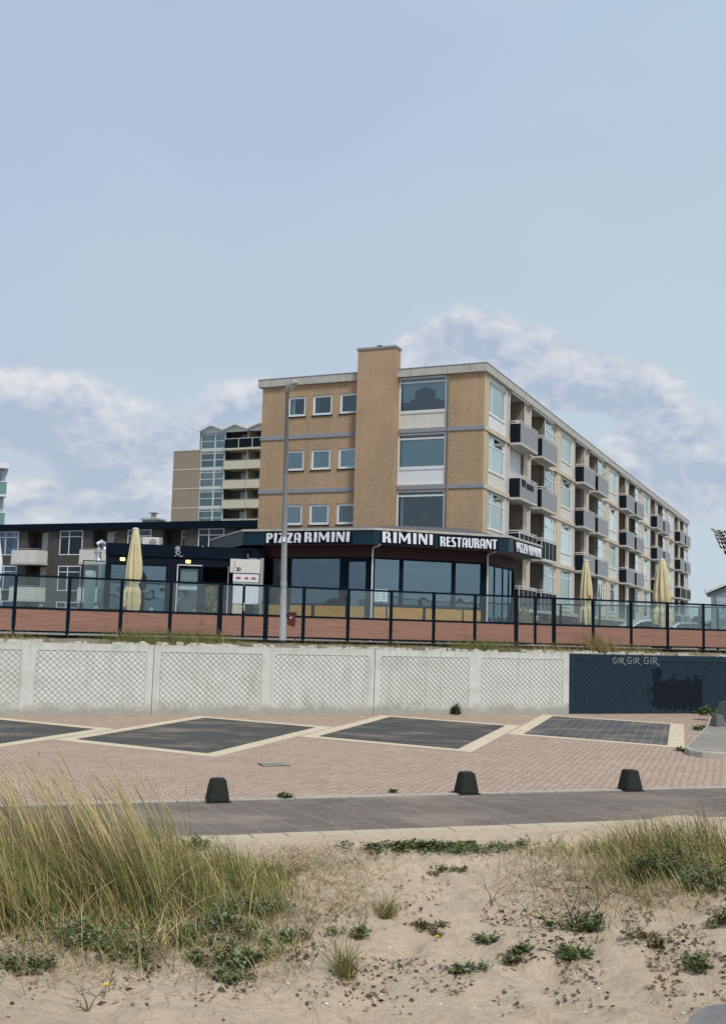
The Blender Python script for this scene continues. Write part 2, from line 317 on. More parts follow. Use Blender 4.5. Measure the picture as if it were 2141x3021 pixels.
sandm.node_tree.links.new(c, P_.inputs[0]); P_.inputs['Roughness'].default_value = .95; P_.inputs['Specular IOR Level'].default_value = .2
hh = q.m('ADD', q.m('MULTIPLY', nb, 1.), q.m('MULTIPLY', nf, .15)); b_ = q.n('ShaderNodeBump', {'Height': hh, 'Strength': .95, 'Distance': .06}); sandm.node_tree.links.new(b_.outputs[0], P_.inputs['Normal'])
M['sand'] = sandm
M['road'] = brick('pink_clinker', (.60, .445, .345), (.43, .31, .24), (.16, .12, .095), .22, .11, .014, 'floor', math.radians(-26), .9, dirt=.35, dcol=(.28, .22, .17), var=.35, distort=.12, bdist=.03)
M['path'] = brick('grey_tile', (.20, .162, .138), (.160, .132, .113), (.36, .32, .26), .9, .62, .009, 'floor', math.radians(62), .5, dirt=.5, dcol=(.24, .22, .2), var=.35, off=.37, distort=.05)
M['cream_tile'] = brick('cream_tile', (.66, .55, .40), (.60, .50, .36), (.45, .38, .28), .42, .42, .008, 'floor', math.radians(-17), .3, dirt=.2, dcol=(.45, .38, .28), var=.2)
M['blackbay'] = brick('anthracite_clinker', (.088, .084, .081), (.058, .056, .055), (.16, .15, .13), .21, .105, .010, 'floor', math.radians(-17), .6, dirt=.55, dcol=(.17, .155, .135), var=.3)
M['stripebay'] = brick('anthracite_striped', (.115, .110, .110), (.092, .089, .090), (.24, .225, .20), 60., .27, .012, 'floor', math.radians(-73), .3, dirt=.4, dcol=(.09, .085, .08), var=.2)
M['terr'] = brick('terrace_tile', (.30, .28, .25), (.25, .235, .21), (.18, .17, .15), .5, .5, .01, 'floor', .3, .3)
M['earth'] = mat('coastal_ground', (.26, .22, .15), .95, .3, .15, .5, 3)
o = MB(); o.face([(-900, -900, -.35), (900, -900, -.35), (900, 900, -.35), (-900, 900, -.35)]); tag(o.build('ground', M['earth']), kind='structure')
# sea behind the camera, mirrored faintly in the windows
o = MB(); o.face([(-900, -890, -.2), (900, -890, -.2), (900, -70, -.2), (-900, -70, -.2)]); tag(o.build('sea', mat('sea_water', (.05, .10, .12), .2, .1, .05, .3, .5)), kind='structure')
# road sheet: from the path edge to the sea wall
PE0 = Vector((-2.94, 18.15, 0)); PD = Vector((math.cos(.336), math.sin(.336), 0)); PN = Vector((-PD.y, PD.x, 0))       # kerb line between path and road
def pe(t, off, z=0): p = PE0+PD*t+PN*off; return (p.x, p.y, z)
o = MB(); o.face([pe(-60, 0), pe(60, 0), wl(60, 0), wl(-60, 0)]); tag(o.build('road', M['road']), kind='structure')
o = MB(); o.face([pe(-60, -3.05, .02), pe(60, -3.05, .02), pe(60, -.16, .02), pe(-60, -.16, .02)]); tag(o.build('footpath', M['path']), kind='structure')
o = MB()
t = -60
while t < 60:
    j = R_.uniform(-.006, .006)
    a, b, c_, d_ = [Vector(pe(u, v)) for u, v in ((t, -.158), (t+.985, -.158), (t+.985, 0), (t, 0))]
    o.prism([(v.x, v.y) for v in (a, b, c_, d_)], -.05, .035+j); t += 1.
o = o.build('kerb', M['stone']); tag(o, kind='structure')
o = MB(); t = -40
while t < 40:
    o.prism([pe(t+.005, -3.36)[:2], pe(t+.49, -3.36)[:2], pe(t+.49, -3.055)[:2], pe(t+.005, -3.055)[:2]], -.05, .026+R_.uniform(-.004, .004)); t += .5
tag(o.build('path_edging', mat('edging_tile', (.50, .42, .30), .9, .12, 3., .3, 30, dirt=.5, dcol=(.36, .28, .18), dscale=3)), kind='structure')
# parking bays: anthracite parallelograms with cream borders
e1 = Vector((2.16, 7.28, 0)); e2 = Vector((3.58, -2.2, 0)); st = Vector((5.92, 2.41, 0)); A0 = Vector((-6.96, 27.22, 0))
u1 = e1.normalized(); u2 = e2.normalized()
bw_ = .46
cb = MB(); bb = MB(); sb = MB()
for k in range(-3, 3):
    L = A0+st*k
    dd = .005+.0012*(k % 2)
    Lo = L-u1*bw_-u2*bw_; 
    pts = [L-u1*bw_-u2*bw_, L+e1+u1*bw_-u2*bw_, L+e1+e2+u1*bw_+u2*bw_, L+e2-u1*bw_+u2*bw_]
    cb.face([(p.x, p.y, dd) for p in pts][::-1])
    pts = [L, L+e1, L+e1+e2, L+e2]
    (sb if k == 2 else bb).face([(p.x, p.y, .0115) for p in pts][::-1])
tag(cb.build('parking_bay_borders', M['cream_tile']), kind='structure'); tag(bb.build('parking_bays', M['blackbay']), kind='structure'); tag(sb.build('striped_parking_bay', M['stripebay']), kind='structure')
# terrace level behind the sea wall, reaching to the horizon
o = MB(); o.face([fl(-90, -.35, 2.46), fl(300, -.35, 2.46), fl(600, 800, 2.46), fl(-600, 800, 2.46)]); tag(o.build('terrace_paving', M['terr']), kind='structure')
o = MB(); N_ = 160
for i in range(N_):
    for j in range(5):
        def pt(i, j):
            t_ = -25+50*i/N_; v = .42+(1.6-.42)*j/5*.9
            z = 2.16+.28*(j/5)+.05*noise.noise(Vector((t_*1.3, v*3, 0)))
            return fl(t_, v-1.45, z)[:2]+(z,)
        o.face([pt(i, j), pt(i+1, j), pt(i+1, j+1), pt(i, j+1)])
tag(o.build('verge', mat('verge_soil', (.22, .19, .14), .95, .35, 5., .8, 18, dirt=.5, dcol=(.33, .31, .26), dscale=3), smooth=True), kind='structure')
# pale stones lying along the verge
o = MB()
for i in range(420):
    t_ = R_.uniform(-13, 17); v = R_.uniform(-1.18, -.9)
    if noise.noise(Vector((t_*.8, 0, 3))) < -.12: continue
    a = R_.uniform(0, 3.1); l_ = R_.uniform(.05, .16); w_ = R_.uniform(.04, .08); c0 = Vector(fl(t_, v, 0)); z = 2.2+(v+1.2)*.3
    ux = Vector((math.cos(a), math.sin(a), 0)); uy = Vector((-ux.y, ux.x, 0))
    o.prism([(c0+ux*l_+uy*w_)[:2], (c0-ux*l_+uy*w_*.8)[:2], (c0-ux*l_*.9-uy*w_)[:2], (c0+ux*l_*.8-uy*w_)[:2]], z-.05, z+R_.uniform(.02, .06))
tag(o.build('verge_stones', mat('pale_rubble', (.55, .52, .45), .9, .15, 5.)), 'pale flat stones strewn along the top of the sea wall', 'stones', kind='stuff')
# dune
def dune_t(x, y):           # distance from the path edge towards the camera
    return -((Vector((x, y, 0))-PE0).dot(PN))-3.36
def sm(a, b, x): x = min(max((x-a)/(b-a), 0), 1); return x*x*(3-2*x)
def dune_h(x, y):
    t = dune_t(x, y)
    h = .018+.34*sm(0, 3.2, t)+.22*sm(2.5, 6, t)+.30*sm(5, 12, t)
    h += .35*sm(.6, 3.5, t)*math.exp(-((x+3.4)/1.5)**2) + .22*sm(.4, 2.5, t)*math.exp(-((x-4.6)/1.6)**2)
    k = sm(0, 1.5, t)
    h += k*(.12*noise.noise(Vector((x*.55, y*.55, 1)))+.060*noise.noise(Vector((x*1.9, y*1.9, 5)))+.026*noise.noise(Vector((x*5, y*5, 9))))
    r = abs(noise.noise(Vector((x*2.2+y*1.2, y*.9-x*.5, 2)))); h += k*.05*(1-min(1, r*3.2))
    h += k*.020*abs(noise.noise(Vector((x*9+y*4, y*7, 3))))
    cx_, cy_ = math.floor(x/.55), math.floor(y/.75); best = 0
    for i_ in (-1, 0, 1):
        for j_ in (-1, 0, 1):
            hsh = math.sin((cx_+i_)*12.9898+(cy_+j_)*78.233)*43758.5453; f1_ = hsh-math.floor(hsh); f2_ = hsh*7.13-math.floor(hsh*7.13)
            if f1_ < .35: continue
            ex_ = (x-(cx_+i_+f1_)*.55)/.10; ey_ = (y-(cy_+j_+f2_)*.75)/.19; q_ = ex_*ex_+ey_*ey_
            if q_ < 6: best += math.exp(-q_)*(-.045)+math.exp(-(q_-1.8)**2)*.012
    h += k*best
    h += .012*noise.noise(Vector((x*2, y*2, 4)))
    return h
o = MB(); nx, ny = 300, 400
X0, X1, Y0, Y1 = -6.5, 7.5, -1.5, 17.6
vs = []
for j in range(ny+1):
    for i in range(nx+1):
        x = X0+(X1-X0)*i/nx; y = Y0+(Y1-Y0)*j/ny
        tt = dune_t(x, y)
        if tt < 0: x += -PN.x*(-tt) if False else 0
        vs.append((x, y, dune_h(x, y) if tt > -.1 else -.08))
o.v = vs
for j in range(ny):
    for i in range(nx):
        a = j*(nx+1)+i
        o.f.append((a, a+1, a+nx+2, a+nx+1)); o.m.append(0)
tag(o.build('sand_dune', M['sand'], smooth=True), kind='structure')
o = MB(); o.face([(-60, -60, -.3), (60, -60, -.3), (60, -1.4, .8), (-60, -1.4, .8)]); o.face([(-60, -1.4, .8), (-6.4, -1.4, .8), (-6.4, 13.2, -.02), (-60, -5, -.02)]); o.face([(7.4, -1.4, .8), (60, -1.4, .8), (60, 30, -.02), (7.4, 17.2, -.02)])
tag(o.build('beach', M['sand']), kind='structure')
def on_dune(dx, dy):
    "where the line of sight through a photo point meets the sand"
    d = ray(dx*1.3184, dy*1.3184)
    d = [float(v_) for v_ in d]; s_ = 2.5
    while s_ < 20:
        x, y, z = d[0]*s_, d[1]*s_, EYE+d[2]*s_; g_ = z-dune_h(x, y)
        if g_ < .002: return Vector((x, y, dune_h(x, y)))
        s_ += max(.02, min(1., g_*.9/abs(d[2]) if d[2] < 0 else 1.)*.6)
    d = np.array(d)
    p = EV+d*15; return Vector((p[0], p[1], 0))
# corner of a paved track at the foot of the dune
pc = [on_dune(*q) for q in ((1540, 2292), (1580, 2268), (1640, 2258), (1700, 2290), (1700, 2400), (1540, 2400))]
o = MB()
tmp = [(p.x, p.y, p.z+.03) for p in pc]; o.face(tmp); o.face([(p.x, p.y, p.z-.1) for p in pc])
for i in range(len(pc)):
    j = (i+1) % len(pc); o.face([(pc[i].x, pc[i].y, pc[i].z-.1), (pc[j].x, pc[j].y, pc[j].z-.1), tmp[j], tmp[i]])
tag(o.build('track', mat('worn_asphalt', (.2, .19, .18), .9, .2, 20., .6, 60)), kind='structure')
# ================================================================== sea wall
def relief(u0, u1, z0, z1, dep=.036):
    mb = MB(); mb.face([(u0, dep, z0), (u1, dep, z0), (u1, dep, z1), (u0, dep, z1)], 1)
    px, pz = .2, .185
    cl = lambda x, y, z: (min(max(x, u0), u1), y, min(max(z, z0), z1))
    nj = int((z1-z0)/(pz/2))+2; ni = int((u1-u0)/px)+2
    for j in range(nj):
        for i in range(-1, ni):
            cx = u0+i*px+(px/2 if j % 2 else 0)+.02; cz = z1-j*pz/2
            if cx > u1+px/2 or cz < z0-pz/2: continue
            e = .006*R_.random()
            hx, hz_ = px/2*.92, pz/2*.92
            T = cl(cx, .030, cz+hz_); B = cl(cx, .002+e, cz-hz_); L_ = cl(cx-hx, .015, cz); R = cl(cx+hx, .015, cz)
            if abs(L_[0]-R[0]) < .02 or abs(T[2]-B[2]) < .02: continue
            kk = .84; V_ = [Vector(q_) for q_ in (L_, B, R, T)]; ct = sum(V_, Vector())/4+Vector((0, 0, .012)); I_ = [ct+(q_-ct)*kk for q_ in V_]
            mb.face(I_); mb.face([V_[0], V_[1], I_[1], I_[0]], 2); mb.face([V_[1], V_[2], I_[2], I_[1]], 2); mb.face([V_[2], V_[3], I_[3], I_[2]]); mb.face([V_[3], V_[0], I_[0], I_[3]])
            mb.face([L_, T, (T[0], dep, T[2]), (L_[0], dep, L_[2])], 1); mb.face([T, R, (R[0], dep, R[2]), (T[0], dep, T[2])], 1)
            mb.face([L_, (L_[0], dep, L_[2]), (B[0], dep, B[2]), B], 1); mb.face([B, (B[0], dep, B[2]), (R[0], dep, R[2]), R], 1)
    return mb
M['seawall'] = mat('sea_wall_white', (.62, .62, .585), .85, .07, 2.5, .25, 30, dirt=.5, dcol=(.33, .33, .28), dscale=1.5, streak=.45)
# algae and rising damp along the foot of the wall, worn edges
def tint(m, a=.12):
    nt = NT(m.node_tree); p = m.node_tree.nodes['Principled BSDF']; src = p.inputs['Base Color'].links[0].from_socket
    rnd = nt.n('ShaderNodeObjectInfo').outputs['Random']
    m.node_tree.links.new(nt.mix(nt.m('MULTIPLY', rnd, a*2), src, (.36, .35, .29)), p.inputs['Base Color'])
def damp(m, top=.34, amt=.75, col=(.14, .145, .10)):
    nt = NT(m.node_tree); p = m.node_tree.nodes['Principled BSDF']; src = p.inputs['Base Color'].links[0].from_socket
    tc = nt.n('ShaderNodeTexCoord').outputs['Object']; z = nt.n('ShaderNodeSeparateXYZ', {0: tc}).outputs[2]
    n = nt.n('ShaderNodeTexNoise', {'Vector': tc, 'Scale': 2.2, 'Detail': 8., 'Roughness': .7}).outputs[0]
    f = nt.m('SUBTRACT', nt.m('MULTIPLY', n, top*2.3), z); f = nt.n('ShaderNodeMapRange', {0: f, 1: 0., 2: .25}).outputs[0]
    c = nt.mix(nt.m('MULTIPLY', f, amt), src, col)
    f2 = nt.n('ShaderNodeMapRange', {0: z, 1: 2.02, 2: 2.24}).outputs[0]
    f2 = nt.m('MULTIPLY', f2, nt.n('ShaderNodeMapRange', {0: n, 1: .42, 2: .6}).outputs[0])
    c = nt.mix(nt.m('MULTIPLY', f2, .35), c, (.2, .19, .13))
    m.node_tree.links.new(c, p.inputs['Base Color'])
damp(M['seawall'], .36, .6, (.20, .195, .15)); tint(M['seawall'])
M['edge_grime_shade'] = mat('edge_grime_shade', (.50, .50, .455), .9, .25, 3., dirt=.75, dcol=(.24, .24, .19), dscale=1.4)  # lower scale edges: dirt plus painted shade, so the lattice reads from both sides
M['groove'] = mat('grime_shade_groove', (.44, .44, .39), .9, .3, 4., dirt=.75, dcol=(.19, .19, .15), dscale=1.4)  # groove shade and lodged dirt, both put into this colour
sw_root = empty('sea_wall', wl(0), SEA, label='long white concrete retaining wall with fish scale relief panels behind the road', cat='wall')
pan = []
for k in range(-3, 2):
    a = -7.08+7.68*k
    if k < 1: pan.append([(a+.24, a+3.62, .3, 2.01), (a+4.07, a+7.45, .3, 2.01)])
for k, hs in enumerate(pan):
    a = -7.08+7.68*(k-3)
    mb = MB(); wall(mb, (0, 0), (1, 0), (0, -1), a+.012, a+7.668, 0, 2.23, hs, .037)
    mb.face([(a+.012, 0, 2.23), (a+7.668, 0, 2.23), (a+7.668, .26, 2.23), (a+.012, .26, 2.23)])
    mb.face([(a+.012, 0, 0), (a+.012, 0, 2.23), (a+.012, .26, 2.23), (a+.012, .26, 0)]); mb.face([(a+7.668, 0, 0), (a+7.668, .26, 0), (a+7.668, .26, 2.23), (a+7.668, 0, 2.23)])
    mb.build('wall_section', M['seawall'], sw_root)
    for h in hs: relief(*h).build('relief_panel', [M['seawall'], M['groove'], M['edge_grime_shade']], sw_root)
a = .6
hs = [(a+.24, a+3.69, .3, 2.01), (a+4.17, a+7.62, .3, 2.01)]
mb = MB(); wall(mb, (0, 0), (1, 0), (0, -1), a+.012, 8.48, 0, 2.23, hs, .037)
mb.face([(a+.012, 0, 2.23), (8.48, 0, 2.23), (8.48, .26, 2.23), (a+.012, .26, 2.23)]); mb.face([(a+.012, 0, 0), (a+.012, 0, 2.23), (a+.012, .26, 2.23), (a+.012, .26, 0)])
mb.build('wall_section', M['seawall'], sw_root)
for h in hs: relief(*h).build('relief_panel', [M['seawall'], M['groove'], M['edge_grime_shade']], sw_root)
MB().box(-31, 8.48, .05, .25, 0, 2.2).build('wall_core', M['band'], sw_root)
# navy painted stretch
nv = mat('navy_wall_paint', (.012, .030, .045), .7, .25, 3., .35, 40, spec=.2, dirt=.6, dcol=(.028, .052, .062), dscale=4)
nt = NT(nv.node_tree); p = nv.node_tree.nodes['Principled BSDF']; src = p.inputs['Base Color'].links[0].from_socket
tc = nt.n('ShaderNodeTexCoord').outputs['Object']; s_ = nt.n('ShaderNodeSeparateXYZ', {0: tc})
n = nt.n('ShaderNodeTexNoise', {'Vector': tc, 'Scale': 2.6, 'Detail': 6., 'Roughness': .65}).outputs[0]
def bx_mask(u0, u1, z0, z1, soft=.22):
    f = None
    for s0, c0, sg in ((s_.outputs[0], u0, 1), (s_.outputs[0], u1, -1), (s_.outputs[2], z0, 1), (s_.outputs[2], z1, -1)):
        t_ = nt.m('MULTIPLY', nt.m('SUBTRACT', s0, c0), sg); t_ = nt.m('ADD', t_, nt.m('MULTIPLY', nt.m('SUBTRACT', n, .5), 2.2))
        t_ = nt.m('MULTIPLY', t_, 9., 0, True); f = t_ if f is None else nt.m('MINIMUM', f, t_)
    return f
f = nt.m('MAXIMUM', bx_mask(12.1, 14.75, .15, 1.42), bx_mask(12.1, 12.7, .15, 1.75))
nv.node_tree.links.new(nt.mix(nt.m('MULTIPLY', f, .95), src, (.002, .006, .012)), p.inputs['Base Color'])
nw = empty('painted_wall', wl(0), SEA, label='dark navy painted stretch of retaining wall with graffiti at its right end', cat='wall')
hs = [(8.75, 12.05, .3, 2.0), (12.6, 15.9, .3, 2.0), (16.6, 19.9, .3, 2.0)]
mb = MB(); wall(mb, (0, 0), (1, 0), (0, -1), 8.48, 30, 0, 2.23, hs, .04); mb.face([(8.48, 0, 2.23), (30, 0, 2.23), (30, .26, 2.23), (8.48, .26, 2.23)]); mb.build('wall_section', nv, nw)
for h in hs:
    r_ = relief(*h); r_.m = [0]*len(r_.m); r_.build('relief_panel', nv, nw)
MB().box(8.48, 30, .06, .25, 0, 2.2).build('wall_core', nv, nw)
def ribbon(mb, pts, w, y):
    for i in range(len(pts)-1):
        a, b = Vector((pts[i][0], pts[i][1])), Vector((pts[i+1][0], pts[i+1][1])); d_ = (b-a).normalized()*w*.5; n_ = Vector((-d_.y, d_.x))
        a = a-d_*.6; b = b+d_*.6; yy = y-.0006*(i+1)
        mb.face([(a.x-n_.x, yy, a.y-n_.y), (b.x-n_.x, yy, b.y-n_.y), (b.x+n_.x, yy, b.y+n_.y), (a.x+n_.x, yy, a.y+n_.y)])
mb = MB()
for (u, sc) in ((10.42, .95), (11.08, 1.05), (11.85, 1.15)):
    z = 1.98
    Gs = [[(.17, .2), (.08, .23), (0, .15), (.02, .02), (.14, 0), (.18, .1), (.1, .11)], [(.27, 0), (.29, .21)], [(.36, 0), (.38, .21), (.5, .2), (.5, .12), (.39, .1), (.56, -.02), (.62, -.05)]]
    for st_ in Gs: ribbon(mb, [(u+x*sc, z-.08+y_*sc) for x, y_ in st_], .012, -.004)
mb.build('graffiti', mat('silver_spray', (.55, .58, .58), .6), nw)

# ================================================================== fence
M['wood'] = None
wm = bpy.data.materials.new('terracotta_wood_board'); wm.use_nodes = True; q = NT(wm.node_tree); p = wm.node_tree.nodes['Principled BSDF']
tc = q.n('ShaderNodeTexCoord').outputs['Object']
v = q.n('ShaderNodeMapping', {0: tc, 3: (.45, 1, 12)}).outputs[0]
n1 = q.n('ShaderNodeTexNoise', {'Vector': v, 'Scale': 1.3, 'Detail': 7., 'Roughness': .6, 'Distortion': .6}).outputs[0]
v2 = q.n('ShaderNodeMapping', {0: tc, 3: (.28, 1, 5.0)}).outputs[0]
n2 = q.n('ShaderNodeTexNoise', {'Vector': v2, 'Scale': 1., 'Detail': 3., 'Distortion': 1.2}).outputs[0]
ln = q.n('ShaderNodeMapRange', {0: q.m('ABSOLUTE', q.m('SUBTRACT', n2, .5)), 1: 0., 2: .025, 3: 1., 4: 0.}).outputs[0]
c = q.mix(n1, (.22, .108, .078), (.35, .19, .135)); c = q.mix(q.m('MULTIPLY', ln, .45), c, (.10, .032, .03))
wm.node_tree.links.new(c, p.inputs[0]); p.inputs['Roughness'].default_value = .65; M['wood'] = wm
fr = empty('terrace_fence', fl(0), SEA, label='dark framed glass windscreen fence with terracotta wood boards along the terrace', cat='fence')
posts = [(-18.6, .1), (-16.95, .1), (-15.27, .1), (-13.6, .1), (-11.92, .1), (-10.24, .1), (-8.55, .1), (-6.9, .1), (-5.19, .15), (-4.36, .07), (-3.54, .15), (-2.16, .1), (-.47, .1), (1.21, .1), (2.94, .1), (4.66, .1), (6.44, .15), (7.28, .09), (8.12, .15), (9.92, .1), (11.72, .1), (13.5, .1), (15.3, .1), (17.1, .1), (18.9, .1), (20.7, .1)]
for i, (t, w_) in enumerate(posts):
    tall = 4.375 if w_ != .07 else 4.30
    MB().box(t-w_/2, t+w_/2, -.05, .05, 2.38 if w_ > .09 else 2.52, tall).build('post', M['black'], fr)
    if w_ > .08: MB().box(t-w_/2-.05, t+w_/2+.05, -.09, .09, 2.36, 2.45).build('post_foot', M['black'], fr)
for (a, wa), (b, wb) in zip(posts[:-1], posts[1:]):
    x0, x1 = a+wa/2, b+wb/2*-1
    gate = (a, b) in ((-5.19, -4.36), (-4.36, -3.54), (6.44, 7.28), (7.28, 8.12))
    nmr = 'gate_rail' if gate else 'rail'
    for z_a, z_b in ((4.30, 4.37), (3.27, 3.34), (2.53, 2.59)): MB().box(x0, x1, -.035, .035, z_a, z_b).build(nmr, M['black'], fr)
    wb_ = MB().box(x0+.015, x1-.015, -.022, .0, 2.592, 3.268).build('wood_board', wm, fr)
    gp = MB(); gp.box(x0+.005, x1-.005, -.006, .006, 3.342, 4.298); gp.build('glass_pane', M['gfence'], fr)
MB().box(-4.50, -4.335, -.10, -.075, 3.56, 3.585).box(-4.36, -4.335, -.075, -.036, 3.565, 3.58).box(-4.372, -4.338, -.075, -.045, 3.43, 3.72).build('gate_handle', M['silver'], fr)
MB().box(7.30, 7.34, -.075, -.046, 3.45, 3.65).box(7.3, 7.42, -.10, -.076, 3.58, 3.6).build('gate_handle', M['silver'], fr)
for t in (-11.1, -9.35, -7.53, -6.05): MB().box(t-.055, t+.055, .045, .12, 3.345, 3.45).build('light_cap', M['white'], fr)
# fence at the back of the terrace, converging with the front one
bf0 = Vector((7.6, 50.4, 0)); bf1 = Vector((16.6, 46.9, 0)); ba = math.atan2(bf1.y-bf0.y, bf1.x-bf0.x); bl = (bf1-bf0).length
bf = empty('rear_fence', bf0, ba, label='second dark framed glass fence at the back of the terrace on the right', cat='fence')
bp_ = [0, 1.73, 3.5, 4.75, 6.2, 7.85, 8.6, 9.6]
for t in bp_: MB().box(t-.05, t+.05, -.05, .05, 2.46, 4.35).build('post', M['black'], bf)
for a, b in zip(bp_[:-1], bp_[1:]):
    MB().box(a+.05, b-.05, -.03, .03, 4.28, 4.34).box(a+.05, b-.05, -.03, .03, 2.55, 2.62).build('rail', M['black'], bf)
    MB().box(a+.055, b-.055, -.005, .005, 2.625, 4.275).build('glass_pane', M['gfence'], bf)

# ================================================================== apartment block
BO = (5.6085, 50.2717, 0)
ab = empty('apartment_block', BO, -.4206, label='four storey buff brick apartment block with a tall chimney rising behind the restaurant', cat='building')
GZ = 2.4
small = [(x0, x1, z0, z0+1.05) for z0 in (13.67, 10.87, 8.08) for x0, x1 in ((-10.56, -9.5), (-9.12, -8.0), (-7.6, -6.5))]
bigs = [(-4.4, -1.9, 12.72, 15.3), (-4.4, -1.9, 9.95, 12.5), (-4.4, -1.9, 7.15, 9.7)]
mb = MB(); wall(mb, (0, 0), (1, 0), (0, -1), -12.05, 0, GZ, 15.3, small+bigs, .28); mb.build('front_wall', M['brick'], ab)
mb = MB(); mb.box(-12.05, -12.02, 0.01, 73, GZ, 15.3); mb.box(-12.02, 0, 73, 73.2, GZ, 15.3); mb.build('rear_wall', M['brick'], ab)
# roof slab with fascia
mb = MB(); mb.box(-12.25, .15, -.15, 73.4, 15.3, 15.68); mb.build('roof_slab', M['concrete'], ab)
MB().box(-12.27, .17, -.17, 73.42, 15.682, 15.72).build('roof_trim', M['band'], ab)
for z0 in (12.51, 9.72, 6.93):
    mb = MB(); mb.box(-12.08, -6.46, -.05, .0, z0, z0+.21); mb.box(-4.3, .04, -.05, .0, z0, z0+.21); mb.build('concrete_band', M['band'], ab)
ch = MB(); ch.box(-6.45, -4.43, -.46, .22, GZ, 16.72); ch = ch.build('chimney', M['brick'], ab)
sub(MB().box(-6.5, -4.38, -.51, .27, 16.72, 16.83).build('chimney_cap', M['band'], ab), ch)
sub(MB().tube([(-5.42, -.1, 16.8), (-5.42, -.1, 17.0)], .045).tube([(-5.42, -.1, 16.96), (-5.42, -.1, 17.0), (-5.42, -.1, 17.02)], [.16, .12, .02]).build('vent_cowl', M['band'], ab), ch)
MB().tube([(-1.77, -.06, GZ), (-1.77, -.06, 15.28)], .035, 6).build('drain_pipe', M['brick_shade'], ab)
def room(mb, x0, x1, z0, z1, y0=.2, dep=1.6, ax='x'):
    P = (lambda u, d, z: (u, d, z)) if ax == 'x' else (lambda u, d, z: (-d, u, z))
    a, b = y0, y0+dep
    for f in ([(x0, b, z0), (x1, b, z0), (x1, b, z1), (x0, b, z1)], [(x0, a, z0), (x0, b, z0), (x0, b, z1), (x0, a, z1)], [(x1, a, z0), (x1, a, z1), (x1, b, z1), (x1, b, z0)], [(x0, a, z0), (x1, a, z0), (x1, b, z0), (x0, b, z0)], [(x0, a, z1), (x0, b, z1), (x1, b, z1), (x1, a, z1)]):
        mb.face([P(*q_) for q_ in f])
def curtain(x0, x1, z0, z1, y, amp=.035, top=None, ax='x'):
    mb = MB(); n = max(6, int((x1-x0)/.035)); pr = None
    for i in range(n+1):
        x = x0+(x1-x0)*i/n; yy = y+amp*math.sin(i*1.7)+.4*amp*math.sin(i*.53)
        zb = z0 if top is None else top(x)
        cur = [(x, yy, zb), (x, yy, z1)] if ax == 'x' else [(-yy, x, zb), (-yy, x, z1)]
        if pr: mb.face([pr[0], cur[0], cur[1], pr[1]])
        pr = cur
    return mb
rm = MB()
for k, (x0, x1, z0, z1) in enumerate(small):
    f = MB(); f.frame(x0+.005, x1-.005, z0+.005, z1-.005, .115, .05, .13); 
    f.box(x0-.03, x1+.03, -.05, .05, z0-.04, z0+.004) if False else None
    f = f.build('window', M['white'], ab)
    sub(MB().box(x0-.02, x1+.03, -.055, .0, z0-.055, z0-.005).build('sill', M['black'], ab), f)
    sub(MB().box(x0+.12, x1-.12, .085, .095, z0+.12, z1-.12).build('pane', M['glass'], ab), f)
    if k in (3, 4, 5, 6, 7): sub(curtain(x0+.08, x1-.08, z0+.1, z1-.1, .125, .015).build('curtain', M['curtain'], ab), f)
    if k == 0: sub(curtain(x0+.14, x0+.36, z0+.1, z1-.1, .2, .02).build('curtain', M['curtain'], ab), f)
    if k == 1: sub(curtain(x0+.14, x0+.3, z0+.1, z1-.1, .24, .02).build('curtain', M['curtain_dark'], ab), f)
    if k == 8: sub(curtain(x0+.14, x0+.26, z0+.1, z1-.1, .2, .02).build('curtain', M['blind'], ab), f)
    room(rm, x0, x1, z0, z1, .281)
for k, (x0, x1, z0, z1) in enumerate(bigs):
    za = z0+.82 if k < 2 else z0+.35
    zt = z1-.32
    f = MB(); f.frame(x0+.005, x1-.005, za, z1-.01, .085, .06, .15, bars=[(x0+.09, x1-.09, zt, zt+.08)]); f = f.build('window', M['white'], ab)
    sub(MB().box(x0+.09, x1-.09, .10, .11, za+.085, zt-.002).build('pane', M['glass'], ab), f)
    sub(MB().box(x0+.09, x1-.09, .10, .11, zt+.082, z1-.096).build('pane', M['glass'], ab), f)
    pb = MB(); pb.frame(x0+.005, x1-.005, z0+.01, za-.003, .07, .06, .14); pb.box(x0+.075, x1-.075, .09, .12, z0+.08, za-.073)
    pb.build('spandrel_panel', M['panel'] if k == 0 else M['white'], ab)
    if k == 0:
        top = lambda x: 14.08+.0*x+(.62 if -3.62 < x < -2.55 else 0)*(1-.35*abs((x+3.08)/.53))+(.12 if -3.85 < x < -2.35 else 0)
        sub(curtain(x0+.1, x1-.1, 0, zt, .19, .02, top).build('curtain', M['curtain'], ab), f)
    if k == 1: sub(MB().box(x0+.095, x1-.095, .16, .17, za+.09, zt+.0).build('roller_blind', mat('aqua_blind', (.66, .82, .80), .8, .03, 2.), ab), f)
    if k == 2: sub(curtain(x0+.1, x0+.28, za+.1, z1-.1, .3, .02).build('curtain', M['curtain'], ab), f)
    sub(MB().box(x0+.09, x1-.09, .2, .21, zt+.09, z1-.1).build('blind', M['curtain_dark'], ab), f)
    room(rm, x0, x1, z0, z1, .281, 2.2)
rm.build('interior', M['room'], ab)
